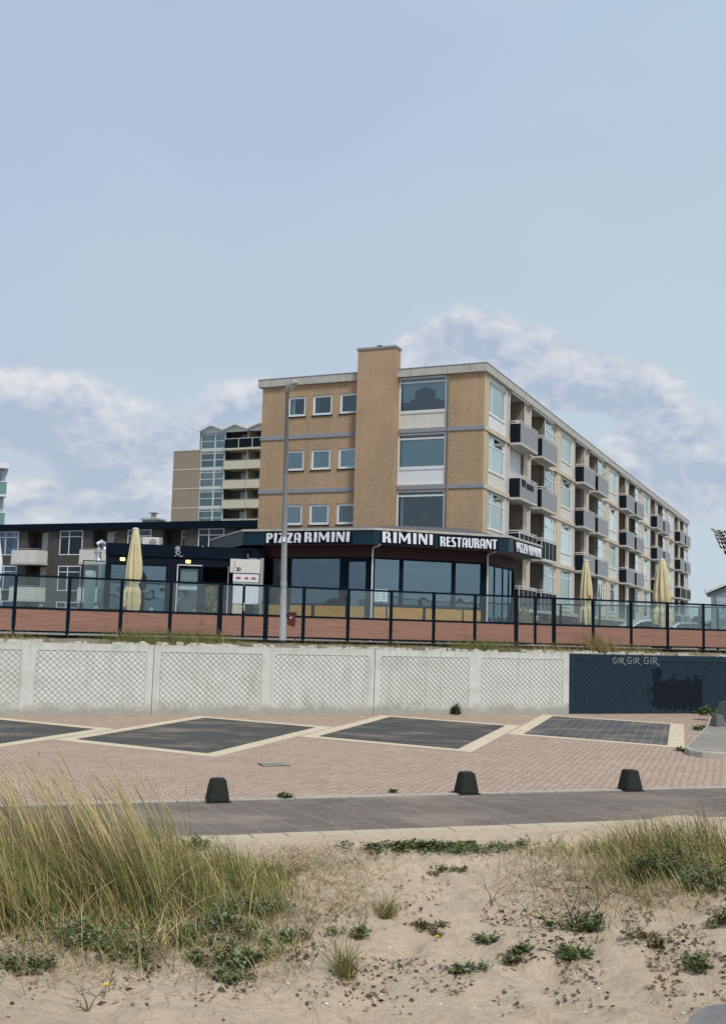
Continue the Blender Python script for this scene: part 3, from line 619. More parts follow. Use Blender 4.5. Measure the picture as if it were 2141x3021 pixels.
# side facade -------------------------------------------------------
LV = [12.72, 9.92, 7.12, 4.32]; CE = [15.3, 12.5, 9.72, 6.92]
MB().box(-.25, 0, 0.281, .72, GZ, 15.3).build('corner_pier', M['brick'], ab)
mb = MB(); mb.face([(0.0, 0, GZ), (0, .72, GZ), (0, .72, 15.3), (0, 0, 15.3)]); mb.v = [(x+.002, y, z) for x, y, z in mb.v]; mb.build('corner_pier_face', M['brick_pale'], ab)
for z0 in (12.5, 9.70, 6.9, 4.05):
    MB().box(-.12, .055, .0, 73.0, z0+.012, z0+.235).build('floor_band', M['cream'], ab)
MB().box(-.2, .01, .72, 73.0, GZ, 4.06).build('plinth', M['brick_plinth'], ab)
PER = 14.62
def side_box(b0, b1, z0, z1, d0, d1): return (-d1, -d0, b0, b1, z0, z1)     # d: depth behind the facade plane
rm2 = MB()
glz = [M['gsky']]
def win(b0, b1, z0, z1, vb, hb, name='window', d=.08, t=.07, cur=None):
    f = MB(); bars = [(x, x+.06, z0+t, z1-t) for x in vb]
    xs = [b0+t]+[x_ for v_ in vb for x_ in (v_, v_+.06)]+[b1-t]
    for h_ in hb:
        for i in range(0, len(xs), 2): bars.append((xs[i], xs[i+1], h_, h_+.06))
    f.frame(b0, b1, z0, z1, t, -d-.07, -d, 'y', bars=bars)
    f = f.build(name, M['white'], ab)
    sub(MB().box(-d-.045, -d-.035, b0+t, b1-t, z0+t, z1-t).build('pane', M['gsky'], ab), f)
    if cur == 'blind': sub(MB().box(-d-.2, -d-.19, b0+t, b1-t, z0+t+.2, z1-t).build('roller_blind', M['blind'], ab), f)
    if cur == 'net': sub(curtain(b0+t, b1-t, z0+t, z1-t, d+.2, .02, None, 'y').build('curtain', M['curtain'], ab), f)
    return f
for bay in range(5):
    s0 = .72+PER*bay
    for nm, mt, a_, b_, dd0, dd1 in (('pier_edge', 'pipe', 2.95, 3.12, 0, .3), ('pier', 'concrete', 3.12, 3.5, .06, .3), ('pier_edge', 'pipe', 3.5, 3.62, 0, .3), ('pier_edge', 'pipe', 6.3, 6.45, 0, .2), ('pier', 'cream', 6.45, 7.6, .1, .35),
                                     ('pier_edge', 'pipe', 7.6, 7.72, 0, .2), ('pier_edge', 'pipe', 10.6, 10.78, 0, .3), ('pier', 'cream', 13.6, 14.62 if bay < 4 else 73.0-s0, .01, .35)):
        zlo = 6.92 if (bay == 0 and a_ < 3.6) else 4.06
        MB().box(*side_box(s0+a_, s0+b_, zlo, 15.3, dd0, dd1)).build(nm, M[mt], ab)
    for L_ in range(4):
        shade = MB(); conc = MB()
        z0, z1 = LV[L_], CE[L_]-.0
        if L_ < 3 or True: zt = z1
        # window A with spandrel
        if not (bay == 0 and L_ == 3):
            pz = z0+.78 if L_ < 3 else z0+.35
            fr_ = MB().frame(s0+.03, s0+2.95, z0+.02, pz, .06, -.16, -.05, 'y'); fr_.box(-.13, -.09, s0+.09, s0+2.89, z0+.08, pz-.06)
            fr_.build('spandrel_panel', M['panel'] if (bay+L_) % 3 else M['white'], ab)
            cu = {0: 'blind', 1: None, 2: 'net', 3: None}[(bay*2+L_) % 4] if not (bay == 0 and L_ == 0) else 'blind'
            win(s0+.03, s0+2.95, pz+.005, zt-.25 if L_ == 0 else zt-.03, [s0+.72], [zt-.6] if L_ else [], cur=cu)
            if L_ == 0: MB().box(-.13, -.05, s0+.03, s0+2.95, zt-.245, zt-.01).build('shutter_box', M['white'], ab)
            room(rm2, s0, s0+2.95, z0, z1, .25, 1.0, 'y')
            # loggia 1
        d_ = 1.45
        shade.face([(-d_, s0+3.62, z0), (-d_, s0+6.3, z0), (-d_, s0+6.3, z1), (-d_, s0+3.62, z1)])
        shade.face([(0, s0+6.3, z0), (-d_, s0+6.3, z0), (-d_, s0+6.3, z1), (0, s0+6.3, z1)])
        conc.face([(-.3, s0+3.62, z0), (-d_, s0+3.62, z0), (-d_, s0+3.62, z1), (-.3, s0+3.62, z1)])
        conc.face([(0, s0+3.62, z1-.002), (0, s0+6.3, z1-.002), (-d_, s0+6.3, z1-.002), (-d_, s0+3.62, z1-.002)])
        if bay == 0 and L_ == 1: MB().box(-.2, -.16, s0+3.66, s0+6.25, z0+.9, z1-.02).build('sun_screen', M['white'], ab)
        # loggia 2
        shade.face([(-d_, s0+7.72, z0), (-d_, s0+10.6, z0), (-d_, s0+10.6, z1), (-d_, s0+7.72, z1)])
        shade.face([(0, s0+10.6, z0), (-d_, s0+10.6, z0), (-d_, s0+10.6, z1), (0, s0+10.6, z1)])
        conc.face([(-.2, s0+7.72, z0), (-d_, s0+7.72, z0), (-d_, s0+7.72, z1), (-.2, s0+7.72, z1)])
        conc.face([(0, s0+7.72, z1-.002), (0, s0+10.6, z1-.002), (-d_, s0+10.6, z1-.002), (-d_, s0+7.72, z1-.002)])
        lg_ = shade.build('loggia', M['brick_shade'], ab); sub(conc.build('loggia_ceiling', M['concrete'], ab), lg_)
        for bs in (s0+3.62, s0+7.72):
            dr = MB().frame(bs+1.3, bs+2.3, z0+.02, z0+2.3, .08, -d_+.01, -d_+.07, 'y').build('balcony_door', M['white'], ab)
            sub(MB().box(-d_+.02, -d_+.03, bs+1.38, bs+2.22, z0+.1, z0+2.22).build('pane', M['gsky'], ab), dr)
        # window B
        win(s0+10.78, s0+13.6, z0+.85 if L_ < 3 else z0+.5, zt-.05, [s0+12.75], [zt-.68], cur=['net', None, 'blind', None][(bay+L_) % 4])
        MB().box(-.15, -.05, s0+10.78, s0+13.6, z0, (z0+.845) if L_ < 3 else z0+.495).build('spandrel_panel', M['panel'], ab)
        room(rm2, s0+10.78, s0+13.6, z0, z1, .25, 1.0, 'y')
        if L_ in (0, 1) : MB().box(-.02, .10, s0+3.62, s0+6.9, z1-.10, z1-.01).box(-.02, .10, s0+7.75, s0+12.4, z1-.10, z1-.01).build('awning_box', M['pipe'], ab)
        # balconies
        for (b0, b1, nm) in ((s0+3.5, s0+6.8, 0), (s0+7.8, s0+11.12, 1)):
            glassy = (bay == 0 and L_ >= 2) or (bay == 4 and L_ == 2)
            if L_ == 3 and bay in (1, 2): continue
            sb_ = MB().box(.057, .62, b0, b1, z0-.26, z0-.14).box(-.9 if False else -.0, .056, b0+.2, b1-.2, z0-.26, z0-.14).build('balcony', M['soffit'], ab)
            fz0, fz1 = z0-.14, z0+.83
            if not glassy:
                sub(MB().box(.585, .62, b0, b1, fz0, fz1).build('front_panel', M['greyp'], ab), sb_)
                sub(MB().box(.06, .584, b0+.004, b0+.03, fz0, fz1).build('side_panel', M['navy'], ab), sb_)
                sub(MB().box(.06, .584, b1-.03, b1-.004, fz0, fz1).build('side_panel', M['navy'], ab), sb_)
            else:
                pn = MB(); n_ = 4
                for i in range(n_): pn.box(.595, .61, b0+(b1-b0)*i/n_+.03, b0+(b1-b0)*(i+1)/n_-.03, fz0+.05, fz1)
                sub(pn.build('front_panel', M['navy'], ab), sb_); sub(MB().box(.09, .56, b0+.004, b0+.02, fz0+.05, fz1).build('side_panel', M['navy'], ab), sb_)
                ps = MB()
                for i in range(n_+1):
                    bb_ = b0+.02+(b1-b0-.04)*i/n_; ps.box(.585, .615, bb_-.02, bb_+.02, fz0, fz1+.12)
                sub(ps.build('baluster', M['pipe'], ab), sb_)
            rl = MB(); rl.tube([(.06, b0+.03, fz1+.14), (.60, b0+.03, fz1+.14), (.60, b1-.03, fz1+.14), (.06, b1-.03, fz1+.14)], .03, 6)
            rl.box(.06, .625, b0-.005, b0+.035, fz1+.002, fz1+.04); rl.box(.58, .63, b0+.036, b1-.036, fz1+.002, fz1+.04); rl.box(.06, .625, b1-.035, b1+.005, fz1+.002, fz1+.04)
            for i in range(5):
                bb_ = b0+.03+(b1-b0-.06)*i/4; rl.box(.59, .61, bb_-.01, bb_+.01, fz1+.04, fz1+.12)
            sub(rl.build('handrail', M['pipe'], ab), sb_)
            if bay == 0 and L_ == 1 and nm == 0: sub(MB().box(.622, .628, b0+.2, b0+.95, fz1-.38, fz1-.02).box(.622, .628, b0+1.1, b0+2.5, fz1-.42, fz1-.12).build('dark_sticker', M['navy'], ab), sb_)
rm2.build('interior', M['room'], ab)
clm = [mat('clutter_terracotta', (.35, .14, .08), .8), mat('clutter_green', (.06, .11, .04), .8), mat('clutter_white', (.6, .6, .6), .7), mat('clutter_blue', (.06, .10, .2), .7)]
cn_ = ['pot', 'balcony_plant', 'folded_chair', 'storage_box']
for bay in range(5):
    for L_ in range(4):
        for nm in (0, 1):
            if R_.random() < .45 or (L_ == 3 and bay in (1, 2)): continue
            b0 = .72+PER*bay+(3.7, 8.0)[nm]+R_.uniform(.2, 1.9); k = R_.randint(0, 3); zb = LV[L_]-.14
            if k == 1:
                mb = MB()
                for _ in range(60):
                    p_ = Vector((.3+R_.gauss(0, .09), b0+.2+R_.gauss(0, .14), zb+1.05+R_.uniform(0, .35))); u_ = Vector((R_.gauss(0, 1), R_.gauss(0, 1), R_.gauss(0, 1))).normalized()*.07; mb.face([p_-u_, p_+Vector((0, .03, .03)), p_+u_, p_-Vector((0, .03, .03))])
                mb.box(.2, .4, b0+.05, b0+.35, zb, zb+1.05)
            elif k == 2: mb = MB().box(.2, .28, b0, b0+.5, zb+.05, zb+1.25)
            else: mb = MB().box(.12, .45, b0, b0+.6, zb, zb+R_.uniform(.9, 1.15))
            mb.build(cn_[k], clm[k], ab)
MB().box(-12.0, -1.46, .5, 72.9, 15.0, 15.28).build('ceiling', M['room'], ab)
# ================================================================== restaurant
def letter_defs():
    L = {}
    hole = [(.26, .52), (.26, .88), (.38, .88), (.42, .82), (.42, .58), (.38, .52)]
    L['I'] = (.26, [[(0, 0), (0, 1), (.26, 1), (.26, 0)]])
    L['P'] = (.64, [[(0, 0), (0, 1), (.45, 1), (.6, .9), (.64, .75), (.64, .62), (.58, .46), (.45, .38), (.26, .38), (.26, 0)], hole])
    L['R'] = (.70, [[(0, 0), (0, 1), (.45, 1), (.6, .92), (.64, .78), (.64, .62), (.55, .49), (.66, .40), (.70, 0), (.44, 0), (.41, .38), (.26, .38), (.26, 0)], hole])
    L['Z'] = (.64, [[(0, 0), (0, .15), (.34, .85), (.04, .85), (.04, 1), (.64, 1), (.64, .86), (.30, .15), (.62, .15), (.62, 0)]])
    L['A'] = (.68, [[(0, 0), (0, .75), (.08, .94), (.22, 1), (.46, 1), (.60, .94), (.68, .75), (.68, 0), (.42, 0), (.42, .3), (.18, .3), (.18, 0)], [(.18, .42), (.18, .78), (.24, .88), (.36, .88), (.42, .78), (.42, .42)]])
    L['M'] = (1.0, [[(0, 0), (0, 1), (.16, 1), (.47, .44), (.76, 1), (.94, 1), (1.0, 0), (.74, 0), (.72, .62), (.49, .16), (.41, .16), (.13, .68), (.13, 0)]])
    L['N'] = (.72, [[(0, 0), (0, 1), (.24, 1), (.59, .38), (.59, 1), (.72, 1), (.72, 0), (.52, 0), (.13, .7), (.13, 0)]])
    L['E'] = (.54, [[(0, 0), (0, 1), (.52, 1), (.52, .86), (.25, .86), (.25, .6), (.46, .6), (.46, .46), (.25, .46), (.25, .14), (.54, .14), (.54, 0)]])
    L['S'] = (.58, [[(0, 0), (0, .14), (.28, .14), (.34, .2), (.34, .32), (.08, .5), (0, .62), (0, .85), (.1, 1), (.52, 1), (.52, .86), (.28, .86), (.24, .8), (.24, .7), (.50, .5), (.58, .38), (.58, .14), (.48, 0)]])
    L['T'] = (.62, [[(.18, 0), (.18, .86), (0, .86), (0, 1), (.62, 1), (.62, .86), (.44, .86), (.44, 0)]])
    L['U'] = (.66, [[(0, 1), (0, .2), (.1, .03), (.22, 0), (.44, 0), (.57, .04), (.66, .2), (.66, 1), (.50, 1), (.50, .22), (.44, .13), (.34, .13), (.26, .22), (.26, 1)]])
    return L
LET = letter_defs()
def curve_mesh(name, splines, ext):
    cu = bpy.data.curves.new(name, 'CURVE'); cu.dimensions = '2D'; cu.fill_mode = 'BOTH'; cu.extrude = ext
    for sp in splines:
        s_ = cu.splines.new('POLY'); s_.points.add(len(sp)-1); s_.use_cyclic_u = True
        for p_, (x, y) in zip(s_.points, sp): p_.co = (x, y, 0, 1)
    o = bpy.data.objects.new(name, cu); COL.objects.link(o)
    dg = bpy.context.evaluated_depsgraph_get(); me = bpy.data.meshes.new_from_object(o.evaluated_get(dg)); bpy.data.objects.remove(o); return me
def lettering(text, O, U, width, height, parent, mt, gap=.2, space=.55, ext=.03, off=.035):
    "upright letters on a facade: O start point, U unit direction to the right, outward normal is U rotated -90 degrees"
    tot = 0
    for i, c_ in enumerate(text): tot += space if c_ == ' ' else LET[c_][0]+gap
    tot -= gap; k = width/tot; U = Vector((U[0], U[1], 0)).normalized(); N = Vector((U.y, -U.x, 0)); Zv = Vector((0, 0, 1)); x = 0; out = []
    for c_ in text:
        if c_ == ' ': x += space; continue
        w_, sp = LET[c_]
        me = curve_mesh('letter', [[((x+a)*k, b*height) for a, b in q_] for q_ in sp], ext)
        for v_ in me.vertices:
            p_ = v_.co.copy(); v_.co = Vector(O)+U*p_.x+Zv*p_.y+N*(off+p_.z)
        me.materials.append(mt); ob = bpy.data.objects.new('letter', me); COL.objects.link(ob); ob.parent = parent; out.append(ob); x += w_+gap
    return out
rs = empty('restaurant', BO, -.4206, label='single storey restaurant with wide windows, ochre panels and a dark fascia with white lettering', cat='restaurant')
fas = [(-12.2, -4.1), (-8.05, -8.25), (-1.97, -8.20), (2.52, -4.18), (2.58, 1.0)]
ins = [(-7.45, -7.6), (-2.24, -7.6), (1.5, -3.86), (1.5, .35)]
zf0, zf1 = 6.37, 6.95
def offset_poly(pl, d):
    out = []
    for i, p_ in enumerate(pl):
        p_ = Vector(p_); ns = []
        if i > 0: t_ = (p_-Vector(pl[i-1])).normalized(); ns.append(Vector((t_.y, -t_.x)))
        if i < len(pl)-1: t_ = (Vector(pl[i+1])-p_).normalized(); ns.append(Vector((t_.y, -t_.x)))
        if len(ns) == 2:
            n_ = (ns[0]+ns[1]).normalized(); n_ /= n_.dot(ns[0])
        else: n_ = ns[0]
        out.append(tuple(p_+n_*d))
    return out
fin = offset_poly(fas, -.04)
for i in range(len(fas)-1):
    a, b, c_, d_ = fas[i], fas[i+1], fin[i+1], fin[i]
    MB().prism([a, b, c_, d_], zf0, zf1).build('fascia', M['navyfas'], rs)
tr0 = offset_poly(fas, .05); tr1 = offset_poly(fas, -.04)
for i in range(len(fas)-1): MB().prism([tr0[i], tr0[i+1], tr1[i+1], tr1[i]], zf1, zf1+.09).build('roof_trim', M['concrete'], rs)
# soffit and roof
body = [(fin[0][0], fin[0][1]), *fin[1:], (0.05, 1.0), (0.05, -.06), (-12.1, -.06)]
MB().prism(body, zf0+.03, zf0+.08).build('soffit', mat('soffit_board', (.20, .16, .15), .8, .1, 3.), rs)
rf = MB(); roofp = [Vector((x, y, zf1+.02)) for x, y in fin]; apex = [Vector((-9.5, -.3, 7.62)), Vector((-7.0, -3.2, 7.62)), Vector((-2.6, -3.2, 7.62)), Vector((-.3, -1.6, 7.62)), Vector((-.2, -.1, 7.62))]
for i in range(4): rf.face([roofp[i], roofp[i+1], apex[i+1], apex[i]])
rf.face([apex[0], apex[1], apex[2], apex[3], apex[4]]); rf.build('roof', mat('bitumen_roof', (.11, .11, .115), .8, .15, 2.), rs)
def U3(a, b): v_ = Vector((b[0]-a[0], b[1]-a[1])); return v_.normalized(), v_.length
# walls with windows (openings from the terrace up, infill parts set inside)
TZ = 2.46
segs = []
uL, lL = U3(ins[0], ins[1]); uR, lR = U3(ins[1], ins[2]); uX, lX = U3(ins[2], ins[3])
# left facet: u measured from x=-7.45
hL = [(.10, 1.18, 3.95, 5.82), (1.42, 3.72, 3.95, 5.82), (4.10, 4.90, 2.6, 5.70)]
hR = [(.10, 1.22, 3.98, 5.82), (1.38, 3.62, 3.98, 5.82), (3.78, 4.98, 3.98, 5.82)]
hX = [(.15, 3.95, 2.6, 5.8)]
inner = MB()
for (a, b), u_, ln, hs, nm in (((ins[0], ins[1]), uL, lL, hL, 'L'), ((ins[1], ins[2]), uR, lR, hR, 'R'), ((ins[2], ins[3]), uX, lX, hX, 'X')):
    n_ = Vector((u_.y, -u_.x))
    # upper maroon board
    mb = MB(); wall(mb, a, u_, n_, 0, ln, 5.9, zf0+.03, [], .1); mb.build('upper_board', M['maroon'], rs)
    mb = MB(); wall(mb, a, u_, n_, 0, ln, TZ, 5.9, hs, .12); mb.build('facade_frame', M['black'], rs)
    for (h0, h1, z0, z1) in hs:
        P = lambda u, d_: (a[0]+u_.x*u-n_.x*d_, a[1]+u_.y*u-n_.y*d_)
        pr_ = MB().prism([P(h0, .05), P(h1, .05), P(h1, .06), P(h0, .06)], z0, z1).build('window_pane', M['grest'], rs)
        if nm != 'X': sub(MB().prism([P(h0+.03, .5), P(h1-.03, .5), P(h1-.03, .53), P(h0+.03, .53)], z1-.17, z1-.05).build('blind', M['white'], rs), pr_)
        if nm != 'X' and z0 > 3: sub(MB().prism([P(h0+.1, .9), P(h1-.1, .9), P(h1-.1, .95), P(h0+.1, .95)], z1-.42, z1-.36).build('light_strip', M['white'], rs), pr_)
        if nm == 'X':
            for uu in (1.1, 2.35, 3.3): sub(MB().prism([P(uu, .02), P(uu+.07, .02), P(uu+.07, .048), P(uu, .048)], z0, z1).build('mullion', M['black'], rs), pr_)
    # ochre panels below the windows
    pls = {'L': [(.12, 1.22), (1.45, 2.45), (2.62, 4.02), (4.12, 4.88)], 'R': [(.10, .62), (.70, 2.28), (2.42, 4.10), (4.18, 4.98)], 'X': []}[nm]
    for (h0, h1) in pls:
        zb = 3.9 if not (nm == 'L' and h0 > 4) else 3.86
        P = lambda u, d_: (a[0]+u_.x*u-n_.x*d_, a[1]+u_.y*u-n_.y*d_)
        if nm == 'L' and h0 > 4: MB().prism([P(h0, -.01), P(h1, -.01), P(h1, .04), P(h0, .04)], 2.7, 3.86).build('ochre_panel', M['ochre'], rs)
        else: MB().prism([P(h0, -.015), P(h1, -.015), P(h1, -.001), P(h0, -.001)], 2.75, 3.86).build('ochre_panel', M['ochre'], rs)
# interior shell: floor, ceiling and back wall
shell = [(-7.3, -7.3), (-2.3, -7.3), (1.3, -3.8), (1.3, .3), (.05, .3), (.05, -.4), (-7.3, -.4)]
mb = MB(); mb.face([(x, y, 2.5) for x, y in shell]); mb.build('floor', mat('restaurant_floor', (.12, .09, .07), .6, .2), rs)
mb = MB(); mb.face([(x, y, 6.2) for x, y in shell][::-1]); mb.build('ceiling', mat('restaurant_ceiling', (.35, .36, .36), .8), rs)
MB().box(-7.4, 1.4, -1.2, -1.0, 2.5, 6.2).box(-7.5, -7.4, -7.3, -.9, 2.5, 6.2).build('rear_wall', mat('restaurant_wall', (.13, .14, .14), .8, .2, 1.), rs)
# lettering with dark backing plates
def plate(O, U, w_, h_, parent, mt=M['black'], off=.012, th=.02, name='sign_plate'):
    U = Vector((U[0], U[1], 0)).normalized(); N = Vector((U.y, -U.x, 0)); O = Vector(O)
    a = O+N*.003; b = a+U*w_; return MB().prism([(a.x, a.y), (b.x, b.y), ((b+N*th).x, (b+N*th).y), ((a+N*th).x, (a+N*th).y)], O.z, O.z+h_).build(name, mt, parent)
f1, l1 = U3(fas[1], fas[2]); f2, l2 = U3(fas[2], fas[3]); f3, l3 = U3(fas[3], fas[4])
A_ = lambda p_, u_, d_, z: (p_[0]+u_.x*d_, p_[1]+u_.y*d_, z)
sg = plate(A_(fas[1], f1, 1.10, 6.40), f1, 4.02, .52, rs); [sub(x, sg) for x in lettering('PIZZA', A_(fas[1], f1, 1.18, 6.45), f1, 1.62, .41, rs, M['letter'], off=.045)+lettering('RIMINI', A_(fas[1], f1, 2.98, 6.47), f1, 2.04, .41, rs, M['letter'], off=.045)]
sg = plate(A_(fas[2], f2, .28, 6.40), f2, 2.38, .53, rs); [sub(x, sg) for x in lettering('RIMINI', A_(fas[2], f2, .36, 6.46), f2, 2.18, .44, rs, M['letter'], off=.045)]
sg = plate(A_(fas[2], f2, 2.80, 6.39), f2, 2.72, .50, rs); [sub(x, sg) for x in lettering('RESTAURANT', A_(fas[2], f2, 2.88, 6.43), f2, 2.56, .40, rs, M['letter'], gap=.12, off=.045)]
sg = plate(A_(fas[3], f3, .75, 6.39), f3, 4.3, .52, rs); [sub(x, sg) for x in lettering('PIZZA', A_(fas[3], f3, 1.0, 6.44), f3, 1.62, .42, rs, M['letter'], gap=.16, off=.045)+lettering('RIMINI', A_(fas[3], f3, 2.9, 6.44), f3, 1.95, .42, rs, M['letter'], gap=.16, off=.045)]
# rain pipes at the corners of the glazed bay
for (p_, u_, n_) in ((ins[1], uL, None), (ins[2], uR, None)):
    q_ = Vector(p_)+Vector((0.02, -.08))
    MB().tube([(q_.x, q_.y, TZ), (q_.x, q_.y, 6.2), (q_.x+.04, q_.y-.04, 6.27), (q_.x+.42, q_.y-.30, 6.34), (q_.x+.46, q_.y-.32, 6.40)], .04, 8).build('drain_pipe', M['pipe'], rs)
# notices behind the panes
P = lambda u, d_: (ins[1][0]+uR.x*u+uR.y*d_, ins[1][1]+uR.y*u-uR.x*d_)
mn = MB().prism([P(.12, -.02), P(.70, -.02), P(.70, -.035), P(.12, -.035)], 4.08, 4.58).build('menu_notice', mat('menu_paper', (.62, .72, .74), .6, .05), rs)
tx = MB()
for r_ in range(7):
    zz = 4.52-.06*r_
    for (a_, b_) in ((.16, .38), (.44, .66)):
        if r_ == 0: a_, b_ = (.2, .6) if a_ < .2 else (.61, .615)
        b2 = b_-R_.uniform(0, .07); tx.face([(*P(a_, -.017), zz), (*P(b2, -.017), zz), (*P(b2, -.017), zz+.018), (*P(a_, -.017), zz+.018)])
sub(tx.build('menu_text', mat('print_grey', (.2, .25, .28), .7), rs), mn)
# tables and lamp shades seen inside
def cafe_table(x, y, lab):
    r_ = empty('restaurant_table', (0, 0, 0), 0, label=lab, cat='table', group='tables inside the restaurant')
    p_ = ab_w(x, y, 2.5); r_.location = p_; r_.rotation_euler = (0, 0, -.4206)
    bevel(MB().box(-.45, .45, -.4, .4, .72, .76).build('table_top', M['white'], r_), .01, 1); MB().tube([(0, 0, 0), (0, 0, .72)], .04).build('pedestal', M['black'], r_)
    MB().tube([(0, 0, 0.0), (0, 0, .03)], .25, 14).build('base', M['black'], r_)
    MB().box(-.43, .43, -.39, .39, .762, 1.35).build('x', M['white'], r_) if False else None
    return r_
def ab_w(x, y, z): return (BO[0]+CB*x-SB*y, BO[1]+SB*x+CB*y, z)
def lampshade(x, y, z, lab):
    r_ = empty('pendant_lamp', ab_w(x, y, z), 0, label=lab, cat='lamp', group='white pendant lamps inside the restaurant')
    mb = MB(); mb.tube([(0, 0, -.16), (0, 0, -.1), (0, 0, .06), (0, 0, .14)], [.10, .24, .26, .08], 14); mb.build('shade', M['letter'], r_, smooth=True); MB().tube([(0, 0, .14), (0, 0, 6.19-z)], .012, 5).build('cord', M['black'], r_)
lampshade(-4.6, -6.7, 4.55, 'white pendant lamp behind the widest left restaurant window'); lampshade(-.85, -5.0, 4.35, 'white pendant lamp behind the middle restaurant window'); lampshade(.45, -3.6, 4.25, 'small white pendant lamp behind the right restaurant window')
cafe_table(-5.4, -6.6, 'white table inside behind the left restaurant window'); cafe_table(-1.0, -5.4, 'white table inside behind the middle restaurant window'); cafe_table(.4, -3.6, 'white table inside behind the right restaurant window')
# ================================================================== entrance pavilion
pvx = math.radians(10.3)
pv = empty('entrance_pavilion', (-10.63, 44.82, 0), pvx, label='low navy pavilion with two lit lamps and the entrance door left of the restaurant', cat='building')
ph = [(.18, 1.28, 3.0, 5.37), (1.46, 2.53, 3.0, 5.37), (2.98, 3.92, 2.6, 5.38), (4.02, 5.06, 2.6, 5.38)]
mb = MB(); wall(mb, (0, 0), (1, 0), (0, -1), 0, 6.62, 2.46, 6.2, ph, .15); mb.build('front_wall', M['pav'], pv)
mb = MB(); mb.face([(0, 0, 2.46), (0, 0, 6.2), (0, 7, 6.2), (0, 7, 2.46)]); mb.face([(0, 0, 6.2), (6.6, 0, 6.2), (6.6, 7, 6.2), (0, 7, 6.2)]); mb.face([(0, 7, 2.46), (0, 7, 6.2), (6.6, 7, 6.2), (6.6, 7, 2.46)]); mb.build('side_wall', M['pav'], pv)
MB().box(-.02, 6.6, -.06, -.002, 5.72, 6.22).build('fascia', M['black'], pv)
for (a, b, z0, z1) in ph[:2]:
    f = MB().frame(a+.003, b-.003, z0, z1-.003, .05, .03, .09, bars=[(a+.053, b-.053, 4.55, 4.62)]).build('window', M['black'], pv)
    sub(MB().box(a+.05, b-.05, .055, .065, z0+.05, z1-.05).build('pane', M['grest'], pv), f)
    for k in range(5): sub(MB().box(a+.06, b-.06, .25, .27, 5.28-.15*k-.07, 5.28-.15*k).build('blind_slat', mat('pale_blind', (.42, .55, .56), .7) if 'pale_blind' not in bpy.data.materials else bpy.data.materials['pale_blind'], pv), f)
# door frames, open right leaf, glazed left leaf
MB().box(2.935, 2.98, -.03, .05, 2.6, 5.42).build('door_frame', M['pipe'], pv); MB().box(2.98, 3.98, -.03, .0-.001, 5.385, 5.43).build('door_frame', M['pipe'], pv); MB().box(5.06, 5.10, -.03, .05, 2.6, 5.42).build('door_frame', M['pipe'], pv)
dl = MB().frame(2.985, 3.915, 2.6, 5.36, .1, .03, .08, bars=[(3.085, 3.815, 4.62, 4.70)]).build('door', M['black'], pv)
sub(MB().box(3.085, 3.815, .05, .06, 2.7, 4.615).build('pane', M['glass'], pv), dl); sub(MB().box(3.085, 3.815, .05, .06, 4.705, 5.26).build('pane', M['gfence'], pv), dl)
sub(MB().box(3.085, 3.815, .12, .13, 4.71, 5.25).build('sky_panel', mat('pale_screen', (.33, .42, .46), .6), pv), dl)
sub(MB().box(3.03, 3.05, -.05, -.03, 3.75, 4.15).box(3.051, 3.15, -.06, -.045, 3.96, 3.985).build('handle', M['silver'], pv), dl)
sub(MB().box(3.09, 3.81, .035, .042, 4.36, 4.56).build('sign', mat('door_sign', (.20, .30, .33), .6), pv), dl)
def text_mesh(body, size, mt, parent, loc, flip=False, name='sign_text', spacing=1.0, bold=.0):
    cu = bpy.data.curves.new(name, 'FONT'); cu.body = body; cu.size = size; cu.extrude = .002; cu.offset = bold; cu.space_character = spacing
    o = bpy.data.objects.new(name, cu); COL.objects.link(o); dg = bpy.context.evaluated_depsgraph_get(); me = bpy.data.meshes.new_from_object(o.evaluated_get(dg)); bpy.data.objects.remove(o)
    for v_ in me.vertices:
        x, y, z = v_.co; v_.co = (loc[0]+(-x if flip else x), loc[1]-z, loc[2]+y)
    me.materials.append(mt); ob = bpy.data.objects.new(name, me); COL.objects.link(ob); ob.parent = parent; return ob
sub(text_mesh('ENTRANCE', .15, M['letter'], pv, (3.78, .03, 4.40), True, bold=.004), dl)
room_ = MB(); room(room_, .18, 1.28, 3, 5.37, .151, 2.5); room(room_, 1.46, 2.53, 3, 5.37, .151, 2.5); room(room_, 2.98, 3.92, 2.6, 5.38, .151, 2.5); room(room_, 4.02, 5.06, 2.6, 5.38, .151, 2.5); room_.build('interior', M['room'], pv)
lampm = emit('lit_lamp', (1., .78, .30), 1.5)
for u in (.68, 3.38):
    bk = MB().box(u-.13, u+.13, -.02, -.001, 5.46, 5.64).build('wall_lamp', M['black'], pv); lo_ = MB().box(u-.105, u+.105, -.09, -.021, 5.485, 5.625).build('lamp_lens', lampm, pv); bevel(lo_, .03, 2); sub(lo_, bk)
# emblem: ringed disc over a scrolling letter R
em = MB()
def ring(cx, cz, r0, r1, y, n=18, a0=0, a1=2*math.pi):
    for i in range(n):
        a, b = a0+(a1-a0)*i/n, a0+(a1-a0)*(i+1)/n
        em.face([(cx+r0*math.cos(a), y, cz+r0*math.sin(a)), (cx+r1*math.cos(a), y, cz+r1*math.sin(a)), (cx+r1*math.cos(b), y, cz+r1*math.sin(b)), (cx+r0*math.cos(b), y, cz+r0*math.sin(b))])
ring(2.92, 6.10, .085, .105, -.064); ring(2.92, 6.10, .02, .06, -.064, 10)
ribbon(em, [(2.80, 5.76), (2.86, 5.78), (2.89, 5.93), (2.85, 5.97), (2.83, 5.92), (2.92, 5.99), (3.02, 5.98), (3.04, 5.92), (2.98, 5.87), (2.91, 5.86), (3.0, 5.80), (3.06, 5.75), (3.13, 5.77), (3.12, 5.81)], .022, -.064)
em.build('emblem', mat('emblem_silver', (.42, .45, .48), .5), pv)
